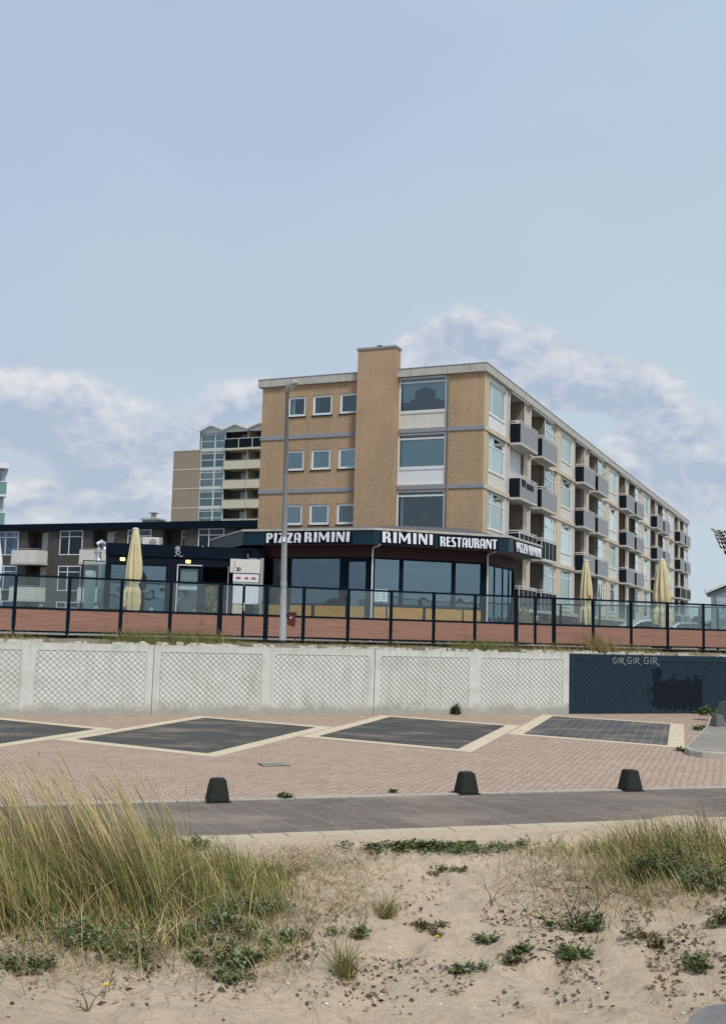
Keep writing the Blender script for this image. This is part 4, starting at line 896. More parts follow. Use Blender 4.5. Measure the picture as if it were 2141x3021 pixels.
# roof duct, air handling unit, roof vent
dk = empty('roof_duct', (-10.63-.25, 44.9, 5.45), pvx, label='shiny silver foil duct at the left corner of the navy pavilion roof', cat='duct')
MB().tube([(.15, .3, .55), (.1, .25, .72), (0, .2, .78), (-.1, .15, .70), (-.12, .12, .5), (-.1, .1, .2), (-.08, .1, -.02)], [.12, .13, .14, .14, .13, .12, .10], 14).build('duct_pipe', M['silver'], dk, smooth=True)
MB().tube([(-.12, .12, .33), (-.12, .12, .38)], .16, 14).build('collar', M['band'], dk)
c0 = Vector((-10.63, 44.82, 6.2)); ux = Vector((math.cos(pvx), math.sin(pvx), 0)); uy = Vector((-ux.y, ux.x, 0))
ac = empty('air_conditioner', c0+ux*1.42+uy*1.2, pvx, label='white box air conditioner with a round fan on the navy pavilion roof', cat='air conditioner')
bevel(MB().box(0, .72, 0, .35, .05, .42).build('casing', M['panel'], ac), .015, 1); MB().tube([(.45, -.02, .20), (.45, .0, .20)], .16, 16).build('fan', M['band'], ac); MB().box(-.1, .85, .4, .44, .0, .45).build('back_plate', M['steel'], ac); MB().box(.05, .67, .02, .33, 0, .05).build('base', M['black'], ac)
vt = empty('roof_vent', c0+ux*4.0+uy*1.0, pvx, label='small rounded grey roof vent on the pavilion next to the fascia', cat='vent')
MB().tube([(0, 0, 0), (0, 0, .06), (0, 0, .11)], [.16, .16, .05], 14).build('dome', M['steel'], vt, smooth=True); MB().tube([(0, 0, -.02), (0, 0, .015)], .19, 14).build('flange', M['band'], vt)
# glazed wind porch at the left of the pavilion
gbx = empty('glass_porch', c0+ux*-.92, pvx, label='tall clear glass wind porch standing against the left end of the navy pavilion', cat='porch'); gbx.location.z = 2.46
MB().box(0, .9, -.02, .03, 2.96, 3.0).build('top_rail', M['black'], gbx); MB().box(0, .04, -.02, .03, 0, 2.955).build('post', M['black'], gbx)
MB().box(.045, .9, 0, .012, .05, 2.955).build('glass_pane', M['gfence'], gbx); MB().box(.09, .52, .5, .54, .05, 2.6).build('inner_door', mat('pale_door', (.50, .58, .60), .5), gbx); MB().box(.6, .88, .8, .84, 0, 2.9).build('inner_panel', mat('pale_screen2', (.33, .45, .50), .5), gbx)
# white service cabinet with the house number
kb = empty('number_cabinet', c0+ux*5.13+uy*-.38, pvx, label='white cabinet board with the number 20 and three red oval marks beside the entrance', cat='sign board'); kb.location.z = 0
MB().box(0, 1.25, 0, .30, 5.15, 5.73).build('upper_board', M['panel'], kb); MB().box(.14, 1.22, .04, .30, 4.78, 5.12).build('oval_board', M['white'], kb)
MB().box(.16, .60, .04, .3, 3.85, 4.74).build('poster', M['letter'], kb); MB().box(.66, 1.24, .04, .3, 3.85, 4.74).build('poster', M['letter'], kb)
MB().box(.14, 1.22, .02, .04, 4.66, 4.76).build('header_strip', mat('header_grey', (.33, .36, .40), .6), kb)
MB().box(.16, .60, .04, .3, 2.5, 3.82).build('base_cabinet', M['cream'], kb); MB().box(1.255, 1.40, .0, .25, 2.5, 5.8).build('side_post', M['steel'], kb)
for x, w_ in ((.36, .11), (.70, .085), (1.0, .11)):
    mb = MB(); n_ = 16; mb.face([(x+w_*math.cos(2*math.pi*i/n_), .032, 4.93+.055*math.sin(2*math.pi*i/n_)) for i in range(n_)]); mb.face([(x+w_*.72*math.cos(2*math.pi*i/n_), .030, 4.93+.025*math.sin(2*math.pi*i/n_)*(1 if i % 2 else .4)) for i in range(n_)], 1); mb.build('red_oval', [M['red'], mat('pinkish', (.5, .3, .32), .6) if 'pinkish' not in bpy.data.materials else bpy.data.materials['pinkish']], kb)
text_mesh('20', .21, M['black'], kb, (.24, -.004, 5.23), bold=.008, name='house_number')
mb = MB(); ribbon(mb, [(.12, 5.18), (.20, 5.62)], .02, -.003); mb.build('slash_mark', M['black'], kb)
# camera / pipe cluster above it
cl = empty('wall_camera', c0+ux*5.95+uy*-.25, pvx, label='dark wall camera and grey bent pipe under the fascia above the number 20 cabinet', cat='camera'); cl.location.z = 6.0
MB().tube([(0, .25, .1), (0, 0, .1), (.02, -.1, .05)], .05).box(-.12, .1, -.2, .1, .11, .2).build('camera_body', M['black'], cl); MB().tube([(-.08, .1, 0), (-.08, .1, -.18), (0, .1, -.24), (.35, .1, -.25), (.42, .1, -.3), (.42, .1, -.6)], .035).build('bent_pipe', M['polem'], cl, smooth=True)

# ================================================================== grey brick flats on the left
AO = (-28.54, 85.0, 0)
ap = empty('grey_flats', AO, -.4206, label='low grey brown brick flats with a navy roof edge and pale balconies at the left', cat='building')
wins = []
for x0, x1 in ((-4.2, -2.1), (-.4, 1.82), (5.86, 8.03), (12.16, 14.27), (18.33, 20.5), (24.4, 26.5)):
    for z0, z1 in ((7.96, 9.84), (5.22, 7.14), (2.6, 4.4)): wins.append((x0, x1, z0, z1))
rec = []
for x0, x1 in ((2.72, 4.75), (8.95, 11.05), (15.3, 17.2), (21.4, 23.2)):
    for z0, z1 in ((7.35, 9.84), (4.5, 7.14)): rec.append((x0, x1, z0, z1))
mb = MB(); wall(mb, (0, 0), (1, 0), (0, -1), -8, 30, 2.4, 9.87, wins+rec, .2); mb.build('front_wall', M['brick_dark'], ap)
MB().box(-8.2, 30.2, -.35, 10, 9.87, 10.36).build('roof_edge', M['black'], ap); MB().box(-8, 30, 9.5, 10, 2.4, 9.87).build('rear_wall', M['brick_dark'], ap)
dk_room = MB()
for (x0, x1, z0, z1) in wins:
    if x1 > 23.5 and z0 < 5: continue
    f = MB(); v_ = x0+(x1-x0)*.4; h_ = z1-.5
    f.frame(x0, x1, z0, z1, .07, -.03, .05, bars=[(v_, v_+.07, z0+.07, z1-.07), (x0+.07, v_, h_, h_+.06), (v_+.07, x1-.07, h_, h_+.06)]); f = f.build('window', M['white'], ap)
    sub(MB().box(x0+.07, x1-.07, .0, .01, z0+.07, z1-.07).build('pane', M['gdark'], ap), f); room(dk_room, x0, x1, z0, z1, .2, 2)
for i, (x0, x1, z0, z1) in enumerate(rec):
    mb = MB(); room(mb, x0, x1, z0, z1, .2, .9); lo_ = mb.build('loggia', M['brick_dark'], ap)
    dr = MB().frame(x1-.95, x1-.05, z0+.05, z1-.02, .08, .95, 1.02, bars=[(x1-.87, x1-.13, z1-.55, z1-.48)]).build('balcony_door', M['white'], ap); sub(MB().box(x1-.87, x1-.13, .97, .98, z0+.1, z1-.1).build('pane', M['gdark'], ap), dr)
    if i < 4: sub(MB().box(x0+.6, x1-.96, .96, 1.0, z0+.05, z1-.05).build('pale_infill', M['panel'], ap), dr)
for x0, x1 in ((2.26, 4.75), (8.74, 11.2), (15.1, 17.5)):
    for z0 in (7.25, 4.42):
        b_ = MB().box(x0, x1, -1.2, -1.12, z0+.1, z0+1.02).build('balcony', M['panel'], ap)
        sub(MB().box(x1-.07, x1, -1.12, -.0, z0+.1, z0+1.02).build('side_panel', M['panel'], ap), b_); sub(MB().box(x0, x0+.07, -1.12, -.0, z0+.1, z0+1.02).build('side_panel', M['panel'], ap), b_)
        sub(MB().box(x0-.03, x1+.03, -1.23, .0, z0-.08, z0+.098).build('slab', M['soffit'], ap), b_)
        sub(MB().tube([(x0+.05, -1.15, z0+1.12), (x1-.05, -1.15, z0+1.12), (x1-.05, -.05, z0+1.12)], .025, 6).build('handrail', M['steel'], ap), b_)
dk_room.build('interior', M['room'], ap)
chs = MB().box(11.95, 13.3, 2, 3, 10.36, 10.78).build('chimney', M['concrete'], ap); sub(MB().box(11.85, 13.4, 1.9, 3.1, 10.78, 10.9).build('chimney_cap', M['concrete'], ap), chs); sub(MB().tube([(12.6, 2.5, 10.9), (12.6, 2.5, 11.3)], .2, 12).box(12.3, 12.9, 2.2, 2.8, 11.32, 11.38).build('chimney_pot', M['steel'], ap), chs)
# ================================================================== tower block
TO = (-27.89, 156.0, 0)
tw = empty('tower_block', TO, -.4206, label='tall taupe tower block with a zigzag white roof and cream balconies, behind', cat='building')
tl = [28.0, 25.25, 22.45, 19.63, 16.85, 14.05, 11.3, 8.5, 5.7]
mb = MB(); mb.box(0, 4.6, 0, 11, 2.4, 28.05); mb.build('blind_wall', M['tower'], tw)
MB().box(-.06, 4.62, -.06, 11, 28.05, 28.2).build('parapet', M['cream'], tw)
for z in tl[1:]: MB().box(-.03, 4.62, -.04, -.001, z, z+.17).build('floor_band', M['cream'], tw)
MB().box(4.35, 4.6, .02, 9, 28.2, 30.7).build('roof_house_wall', M['tower'], tw)
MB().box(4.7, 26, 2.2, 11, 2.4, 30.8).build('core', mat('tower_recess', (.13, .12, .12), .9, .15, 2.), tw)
for i, z in enumerate(tl[:6]):
    MB().box(4.62, 8.7, -.05, .4, z-.12, z+.2).build('floor_slab', M['mint'], tw)
    zt = 30.6 if i == 0 else tl[i-1]-.13
    f = MB().frame(4.64, 8.66, z+.21, zt, .12, .0, .12, bars=[(6.88, 7.1, z+.33, zt-.12)]+[(a, b, z+.2+(zt-z)*h_, z+.31+(zt-z)*h_) for h_ in (.42, .78) for a, b in ((4.76, 6.88), (7.1, 8.54))]).build('window', M['mint'], tw)
    sub(MB().box(4.76, 8.54, .05, .07, z+.33, zt-.12).build('pane', M['glass'], tw), f); sub(MB().box(4.76, 8.54, .5, .52, z+.33, zt-.12).build('curtain', M['curtain_dark'] if i % 2 else M['blind'], tw), f)
    MB().box(8.72, 26, -.35, 2.2, z-.14, z+.13).build('balcony_slab', M['creamb'], tw)
    if i == 0:
        for a, b in ((8.75, 11.0), (11.12, 13.2), (13.35, 17)): MB().box(a, b, -.3, -.25, z+.25, z+1.42).build('balustrade', M['navy'], tw)
        for a in (11.0, 13.22): MB().box(a, a+.1, -.3, -.2, z+.13, z+1.55).build('baluster', M['mint'], tw)
        MB().box(8.72, 18, -.32, -.2, z+1.46, z+1.54).build('handrail', M['mint'], tw)
    else:
        for a, b in ((8.72, 12.4), (12.5, 26)): MB().box(a, b, -.35, -.27, z+.131, z+1.05).build('balcony_front', M['creamb'], tw)
        MB().tube([(8.8, -.3, z+1.15), (26, -.3, z+1.15)], .03, 5).build('handrail', M['steel'], tw)
    for a, b in ((10.3, 12.3), (13.4, 14.4)):
        f = MB().frame(a, b, z+.3, min(zt, z+2.4), .1, 2.05, 2.15, bars=[(a+.1, b-.1, z+1.85, z+1.93)]).build('window', M['white'], tw); sub(MB().box(a+.1, b-.1, 2.12, 2.14, z+.4, min(zt, z+2.4)-.1).build('pane', M['glass'], tw), f)
        sub(MB().box(a+.1, b-.1, 2.16, 2.18, z+.4, z+1.8).build('curtain', M['curtain'], tw), f) if a < 11 else None
    MB().box(12.42, 12.5, -.2, 2.2, z+.13, zt).build('partition', M['tower'], tw)
rp = [(2.35, 31.75), (4.45, 31.0), (6.4, 31.85), (8.48, 31.1), (10.45, 31.8), (12.47, 31.05), (14.5, 31.8), (16.5, 31.05), (18.5, 31.8), (20.5, 31.05), (22.5, 31.8), (24.5, 31.05), (26.5, 31.8)]
for (x0, z0), (x1, z1) in zip(rp[:-1], rp[1:]):
    mb = MB(); v_ = [(x0, z0-.32), (x1, z1-.32), (x1, z1), (x0, z0)]
    mb.v = [(x, -.6, z) for x, z in v_]+[(x, 10.5, z) for x, z in v_]; mb.f = [(0, 1, 2, 3), (7, 6, 5, 4), (3, 2, 6, 7), (1, 0, 4, 5), (0, 3, 7, 4), (2, 1, 5, 6)]; mb.m = [0]*6
    mb.build('roof_fold', M['white'], tw)
mb = MB()
for (x0, z0), (x1, z1) in zip(rp[1:-1], rp[2:]): mb.face([(x0, .1, 30.55), (x1, .1, 30.55), (x1, .1, z1-.3), (x0, .1, z0-.3)])
mb.build('gable_board', M['white'], tw)
MB().box(8.9, 9.2, 3, 3.3, 31.5, 32.1).build('roof_flue', M['black'], tw); MB().box(7.6, 9.6, 3, 4, 31.45, 31.62).build('roof_unit', M['black'], tw)
# ================================================================== building at the left edge of the view
lb = empty('balcony_block', (-33.55, 100.0, 0), .36, label='pale block with rounded glass balconies, cut off at the left edge of the view', cat='building')
MB().box(-12, .02, 0, 9, 2.4, 16.88).build('wall', M['white'], lb); MB().box(-12, .26, -.9, 9, 16.9, 17.45).build('roof_edge', M['letter'], lb)
for z in (15.6, 12.72, 9.85, 7.0):
    sl_ = MB().box(-12, .2, -1.0, 0, z-1.35, z-1.15).build('balcony_slab', M['white'], lb); sub(MB().box(-12, .16, -.97, -.93, z-1.14, z).box(.12, .16, -.93, -.02, z-1.14, z).build('glass_front', M['teal'], lb), sl_)
    sub(MB().box(-12, .19, -1.0, -.9, z+.002, z+.08).build('handrail', M['white'], lb), sl_)
    f = MB().frame(-6, -.12, z-1.1, z+1.1, .12, -.07, -.002).build('window', M['white'], lb); sub(MB().box(-5.88, -.24, -.04, -.03, z-.98, z+.98).build('pane', M['glass'], lb), f)
# ================================================================== house and trees far right
ho = empty('gabled_house', (38.9, 120, 0), -.33, label='grey house with a white gable edge, far off at the right edge of the view', cat='house')
M['hgrey'] = mat('grey_cladding', (.24, .28, .30), .7, .06, 2.)
mb = MB(); zz = 2.4; gp_ = [(0, zz), (9, zz), (9, 8.1), (4.5, 9.9), (0, 8.1)]
mb.v = [(x, 0, z) for x, z in gp_]+[(x, 12, z) for x, z in gp_]; mb.f = [(0, 1, 2, 3, 4), (9, 8, 7, 6, 5), (0, 4, 9, 5), (1, 6, 7, 2), (3, 2, 7, 8), (4, 3, 8, 9)]; mb.m = [0]*6; mb.build('wall', M['hgrey'], ho)
for (x0, z0), (x1, z1) in (((-.5, 8.0), (4.5, 10.15)), ((4.5, 10.15), (9.5, 8.0))):
    mb = MB(); v_ = [(x0, z0), (x1, z1), (x1, z1+.28), (x0, z0+.28)]
    mb.v = [(x, -.5, z) for x, z in v_]+[(x, 12.5, z) for x, z in v_]; mb.f = [(0, 1, 2, 3), (7, 6, 5, 4), (3, 2, 6, 7), (1, 0, 4, 5), (0, 3, 7, 4), (2, 1, 5, 6)]; mb.m = [0]*6; r_ = mb.build('roof', M['white'], ho)
mb = MB(); mb.v = [(-.75, -.5, 8.3), (-.5, -.5, 8.0), (-.5, -.5, 8.28), (-.75, -.5, 8.55)]+[(-.75, 12.5, 8.3), (-.5, 12.5, 8.0), (-.5, 12.5, 8.28), (-.75, 12.5, 8.55)]; mb.f = [(0, 1, 2, 3), (7, 6, 5, 4), (3, 2, 6, 7), (1, 0, 4, 5), (0, 3, 7, 4), (2, 1, 5, 6)]; mb.m = [0]*6; mb.build('gutter', M['white'], ho)
for a, b in ((.5, 2.1), (2.4, 4.2), (4.6, 6.4)):
    f = MB().frame(a, b, 5.2, 7.7, .12, -.06, -.002).build('window', M['hgrey'], ho); sub(MB().box(a+.12, b-.12, -.04, -.03, 5.32, 7.58).build('pane', M['gsky'], ho), f)
fl_ = [mat('leaf_dark', (.035, .055, .025), .8, .3), mat('leaf_mid', (.07, .09, .035), .8, .3)]
def tree(x, y, h, r, lab):
    t = empty('tree', (x, y, 2.4), 0, label=lab, cat='tree', group='trees far beyond the terrace')
    tk = MB().tube([(0, 0, 0), (.05, .02, h*.35), (0, .05, h*.6)], [.18, .13, .07], 7)
    for k in range(5):
        a = k*1.3; tk.tube([(0, 0, h*.35), (r*.5*math.cos(a), r*.5*math.sin(a), h*.7)], [.07, .02], 5)
    tk.build('trunk', M['bark'], t)
    cr = MB(); cl_ = [(R_.uniform(-r, r)*.7, R_.uniform(-r, r)*.7, h*R_.uniform(.35, .85), r*R_.uniform(.3, .5)) for _ in range(12)]
    for (a, b, c_, q_) in cl_:
        for _ in range(150):
            d_ = Vector((R_.gauss(0, 1), R_.gauss(0, 1), R_.gauss(0, 1))).normalized()*q_*R_.uniform(.5, 1.05); p_ = Vector((a, b, c_))+d_
            u_ = Vector((R_.gauss(0, 1), R_.gauss(0, 1), R_.gauss(0, 1))).normalized()*.13; v2 = u_.cross(Vector((R_.gauss(0, 1), R_.gauss(0, 1), R_.gauss(0, 1)))).normalized()*.09
            cr.face([p_-u_, p_+v2, p_+u_, p_-v2], R_.randint(0, 1))
    cr.build('crown', fl_, t)
tree(38.4, 126, 3.0, 1.5, 'dark round tree beyond the far end of the apartment block'); tree(40.6, 130, 3.3, 1.7, 'dark bushy tree left of the grey gabled house'); tree(43.5, 131, 3.0, 1.6, 'low dark tree partly in front of the grey gabled house')
# ================================================================== parasols
def parasol(x, y, h, w_, lab, mt, seed, red=False, tied=.33):
    t = empty('closed_parasol', (x, y, 2.46), 0, label=lab, cat='parasol', group='closed parasols on the terrace')
    rr = random.Random(seed)
    MB().tube([(0, 0, 0), (0, 0, h-.03)], .035).build('pole', M['polem'], t); MB().tube([(0, 0, 0), (0, 0, .08), (0, 0, .1)], [.42, .42, .1], 18).build('base', M['boll'], t)
    MB().tube([(0, 0, h-.03), (0, 0, h+.03), (0, 0, h+.05)], [.12, .12, .05], 14).build('cap', M['white'], t)
    prof = [(0, .10), (.06, .13), (.2, .19), (.4, .265), (.58, .29), (.66, .25), (.685, .17), (.71, .22), (.78, .33), (.82, .31), (.9, .34), (1.0, .30)]
    n_ = 56; mb = MB(); L_ = h-1.0; ph_ = rr.uniform(0, 6)
    import bisect
    K = 40
    for k in range(K+1):
        s_ = k/K; i = 0
        while prof[i+1][0] < s_: i += 1
        a, b = prof[i], prof[i+1]; rad = a[1]+(b[1]-a[1])*(s_-a[0])/(b[0]-a[0]); rad *= w_/.58
        for j in range(n_):
            th = 2*math.pi*j/n_
            fold = abs(((j/n_*8+.15*math.sin(s_*4+ph_)) % 1)-.5)*2
            f_ = 1-.50*min(1, s_*4)*(fold**1.3)+.07*math.sin(13*th+5*s_+ph_)*s_
            low_ = (.16*math.sin(2*th+ph_)+.12*math.sin(5*th+1))*max(0, s_-.72)*2.2
            z = h-.04-s_*L_+low_-(.10*(fold) if s_ > .97 else 0)
            mb.v.append((rad*f_*math.cos(th)+.02*math.sin(3*s_+ph_), rad*f_*math.sin(th), z))
    for k in range(K):
        for j in range(n_): mb.f.append((k*n_+j, k*n_+(j+1) % n_, (k+1)*n_+(j+1) % n_, (k+1)*n_+j)); mb.m.append(0)
    c_ = mb.build('canopy', mt, t, smooth=True)
    zt = h-.04-.685*L_; MB().tube([(0, 0, zt-.03), (0, 0, zt+.03)], .175*w_/.58, 18).build('tie_strap', mt, t)
    if red: MB().box(.06, .16, -.27, -.255, h-.04-.62*L_, h-.04-.54*L_).build('red_print', M['red'], t)
    return t
parasol(-8.86, 42, 4.12, .66, 'closed pale yellow parasol in front of the navy pavilion windows', M['umb'], 1)
parasol(9.85, 47.3, 3.74, .60, 'closed yellow parasol with a small red print right of the restaurant', M['umb'], 2, True)
parasol(13.1, 47.0, 3.86, .80, 'widest closed yellow parasol, furthest right on the terrace', M['umb'], 3)
parasol(-13.72, 40.2, 3.7, .7, 'closed white parasol cut off at the left edge of the view', M['umbw'], 4)
# ================================================================== street lamp, bin, flag
sp_ = empty('street_lamp', (-2.69, 38.0, 2.36), 0, label='tall grey street lamp standing on the verge above the sea wall', cat='street lamp')
MB().tube([(0, 0, 0), (0, 0, 2.2), (.0, 0, 8.95)], [.135, .11, .065], 16).build('pole', M['polem'], sp_, smooth=True)
MB().tube([(0, 0, 0), (0, 0, .08)], .19, 12).build('foot_plate', M['polem'], sp_)
MB().box(-.055, .055, -.135, -.095, 3.55, 3.72).build('tag_plate', M['white'], sp_); MB().tube([(0, 0, 1.95), (0, 0, 2.15)], .125, 16).build('band', M['steel'], sp_)
hd_ = MB(); dirv = Vector((.62, -.78, 0)).normalized(); sd_ = Vector((-dirv.y, dirv.x, 0)); sp_.rotation_euler = (0, -.016, 0)
LS = .68
hpts = [(-.12, .07, 9.05, 9.16), (.02, .10, 9.02, 9.26), (.22, .15, 9.06, 9.40), (.5, .17, 9.12, 9.46), (.74, .15, 9.22, 9.44), (.82, .08, 9.28, 9.38)]
for (l_, w_, za, zb) in hpts:
    l_ *= LS; w_ *= LS; za = 9.05+(za-9.05)*LS; zb = 9.05+(zb-9.05)*LS; c_ = dirv*l_
    for sx_, z_ in ((-1, za), (1, za), (1.0, (za+zb)/2), (.55, zb), (-.55, zb), (-1.0, (za+zb)/2)): p_ = c_+sd_*w_*sx_; hd_.v.append((p_.x, p_.y, z_))
for i in range(len(hpts)-1):
    for j in range(6): hd_.f.append((i*6+j, i*6+(j+1) % 6, (i+1)*6+(j+1) % 6, (i+1)*6+j)); hd_.m.append(0)
hd_.f += [(0, 1, 2, 3, 4, 5), tuple(len(hpts)*6-6+k for k in (5, 4, 3, 2, 1, 0))]; hd_.m += [0, 0]
hh_ = hd_.build('lamp_head', M['steel'], sp_); hh_.data.materials[0] = M['concrete']
mb = MB(); mb.face([tuple(dirv*a+sd_*b+Vector((0, 0, c_))) for a, b, c_ in ((.16, -.08, 9.040), (.48, -.09, 9.125), (.48, .09, 9.125), (.16, .08, 9.040))]); sub(mb.build('lens', M['blind'], sp_), hh_)
MB().tube([(0, 0, 8.93), (0, 0, 9.08)], .085, 12).build('spigot', M['polem'], sp_)
bn = empty('litter_bin', (-2.44, 38.3, 2.38), .1, label='small dark maroon litter bin on a back plate beside the street lamp', cat='litter bin')
bevel(MB().box(-.17, .15, -.24, -.03, .62, 1.02).build('bin_body', M['darkred'], bn), .025, 2); bevel(MB().box(-.20, .20, -.028, .0, .28, 1.10).build('back_plate', M['binm'], bn), .008, 1)
MB().box(-.185, .165, -.26, -.032, 1.022, 1.06).build('hood', M['darkred'], bn); MB().tube([(.17, .03, 0), (.17, .03, .9)], .025).build('post', M['pipe'], bn); MB().box(-.05, .02, -.246, -.242, .86, .90).build('label_plate', M['letter'], bn)
fg = empty('checkered_flag', (17.1, 49, 2.4), 0, label='black and white checkered flag blowing at the right edge of the view', cat='flag')
MB().tube([(0, 0, 0), (0, 0, 6.0)], .04, 10).build('flagpole', M['steel'], fg)
mb = MB(); nu, nvv = 11, 9
def fp_(u, v):   # u 0 hoist .. 1 fly tip, v 0 top .. 1 bottom
    top = Vector((-1.2*u, 0, 5.50+.10*u-.10*math.sin(u*3.1)))
    bot = Vector((-.18-1.0*u**.9, 0, 3.85+1.62*u**.95))
    p_ = top.lerp(bot, v); p_.y = .10*math.sin(u*9+v*3)+.04*math.sin(u*20+v*8); p_.x += .03*math.sin(v*9+u*5); return p_
for i in range(nu):
    for j in range(nvv): mb.face([fp_(i/nu, j/nvv), fp_((i+1)/nu, j/nvv), fp_((i+1)/nu, (j+1)/nvv), fp_(i/nu, (j+1)/nvv)], (i//2+j//1) % 2 if nu < 0 else (i+j) % 2)
mb.build('cloth', [mat('flag_white', (.7, .7, .7), .8), mat('flag_black', (.012, .012, .015), .8)], fg)
# ================================================================== cars behind the terrace
def car(x, y, z, rz, paint, lab):
    t = empty('parked_car', (x, y, z), rz, label=lab, cat='car', group='cars parked behind the rear fence')
    prof = [(-2.1, .35), (-2.12, .6), (-2.0, .82), (-1.25, .95), (-.55, 1.38), (.2, 1.45), (1.0, 1.40), (1.7, .98), (2.05, .9), (2.1, .5), (2.05, .35)]
    mb = MB(); n_ = len(prof)
    for s_, sy in ((-1, -.84), (1, .84)):
        for (px, pz) in prof: mb.v.append((px, sy*(1-.16*max(0, (pz-.9)/.5)), pz))
    for i in range(n_-1): mb.f.append((i, i+1, n_+i+1, n_+i)); mb.m.append(0)
    mb.f.append((n_-1, 0, n_, 2*n_-1)); mb.f.append(tuple(range(n_-1, -1, -1))); mb.f.append(tuple(range(n_, 2*n_))); mb.m += [0]*3
    b_ = mb.build('body', paint, t); bevel(b_, .05, 2)
    for sy in (-1, 1):
        g_ = MB(); yy = .835; g_.face([(-1.12, sy*(yy+.004), .96), (1.45, sy*(yy+.004), .98), (.92, sy*(yy-.115), 1.34), (-.5, sy*(yy-.115), 1.33)]); g_.build('side_window', M['cardark'], t)
    for x_ in (-1.3, 1.3):
        for sy in (-1, 1):
            w_ = MB().tube([(x_, sy*.68, .32), (x_, sy*.87, .32)], .32, 18).build('wheel', M['black'], t); sub(MB().tube([(x_, sy*.871, .32), (x_, sy*.88, .32)], .18, 12).build('rim', M['steel'], t), w_)
    for sy in (-.6, .6):
        MB().box(-2.14, -2.09, sy-.15, sy+.15, .62, .76).build('headlight', M['letter'], t); MB().box(2.08, 2.125, sy-.15, sy+.15, .68, .84).build('tail_light', M['red'], t)
    return t
car(15.7, 60, 2.47, .25, mat('white_paint', (.7, .7, .7), .3, .01), 'white parked car seen through the fence left of the widest parasol')
car(19.5, 66, 2.47, .25, mat('silver_paint', (.35, .37, .4), .3, .02, metal=.4), 'silver parked car seen through the fence right of the widest parasol')
# flower boxes on the rear edge of the terrace
flm = [mat('flower_yellow', (.55, .40, .02), .7), mat('flower_white', (.6, .6, .58), .7), mat('flower_leaf', (.06, .09, .04), .8)]
def planter(px, py, mi, lab):
    p_ = hz(px, py, 3.46); x, y = p_[0], p_[1]
    t = empty('flower_box', (x, y, 2.47), ba, label=lab, cat='planter', group='flower boxes behind the fence on the right')
    bevel(MB().box(-.34, .34, -.16, .16, 0, .80).build('box', M['pav'], t), .01, 1)
    fo = MB(); flw = MB()
    for _ in range(150):
        p_ = Vector((R_.uniform(-.33, .33), R_.uniform(-.15, .15), R_.uniform(.8, .93))); u_ = Vector((R_.gauss(0, 1), R_.gauss(0, 1), R_.gauss(0, 1))).normalized()*.035; v_ = u_.cross(Vector((0, .3, 1))).normalized()*.02
        (fo if R_.random() < .5 else flw).face([p_-u_, p_+v_, p_+u_, p_-v_])
    fo.build('leaves', flm[2], t); flw.build('blossom', flm[mi], t)
for a in ((1660, 1838, 1, 'flower box with white blossom left of the yellow parasol with red print'), (1763, 1843, 0, 'yellow flower box just right of the parasol with red print'), (1822, 1846, 1, 'white flower box between the two parasols on the right'),
          (1905, 1848, 1, 'white flower box at the foot of the widest parasol'), (2000, 1852, 1, 'pale flower box right of the widest parasol'), (2054, 1853, 0, 'yellow flower box near the right end of the fence')): planter(*a)
def shrub(x, y, z, h, r, mats, lab, cat='plant', group=None, n=700, name='potted_plant', ls=.06):
    t = empty(name, (x, y, z), 0, label=lab, cat=cat)
    if group: t['group'] = group
    MB().tube([(0, 0, 0), (0, 0, .32)], [.18, .24], 14).build('pot', M['pav'], t)
    fo = MB()
    for _ in range(n):
        a = R_.uniform(0, 6.28); q_ = R_.random()**.5; zz = R_.uniform(.05, 1); rr_ = r*q_*math.sin(min(1, zz*1.3)*math.pi*.62+.35)
        p_ = Vector((rr_*math.cos(a), rr_*math.sin(a), .3+zz*h)); u_ = Vector((R_.gauss(0, .6), R_.gauss(0, .6), R_.uniform(.3, 1.2))).normalized()*ls; v_ = u_.cross(Vector((R_.gauss(0, 1), R_.gauss(0, 1), .2))).normalized()*ls*.3
        fo.face([p_-u_, p_+v_, p_+u_, p_-v_], R_.randint(0, len(mats)-1))
    fo.build('foliage', mats, t); return t
ly = mat('leaf_olive', (.16, .15, .05), .8, .2); lg = mat('leaf_green', (.06, .09, .03), .8, .2); lyel = mat('leaf_yellow', (.36, .29, .08), .8, .2)
p_ = c0+ux*4.35+uy*-.7; shrub(p_.x, p_.y, 2.46, 1.75, .32, [ly, lg, lyel], 'potted yellowish shrub beside the open entrance door')
p_ = hz(1549, 1900, 2.46); shrub(9.0*.78, 46.6, 2.46, 1.3, .35, [ly, lg, lyel], 'potted grassy plant right of the restaurant corner')
p_ = c0+ux*.35+uy*-.9; shrub(p_.x, p_.y, 2.46, .75, .35, [ly, lg], 'low green potted plant left of the navy pavilion windows', n=400)
p_ = c0+ux*6.3+uy*-.75; shrub(p_.x, p_.y, 2.46, 1.1, .25, [lg, ly], 'thin potted plant in front of the number 20 cabinet', n=260)
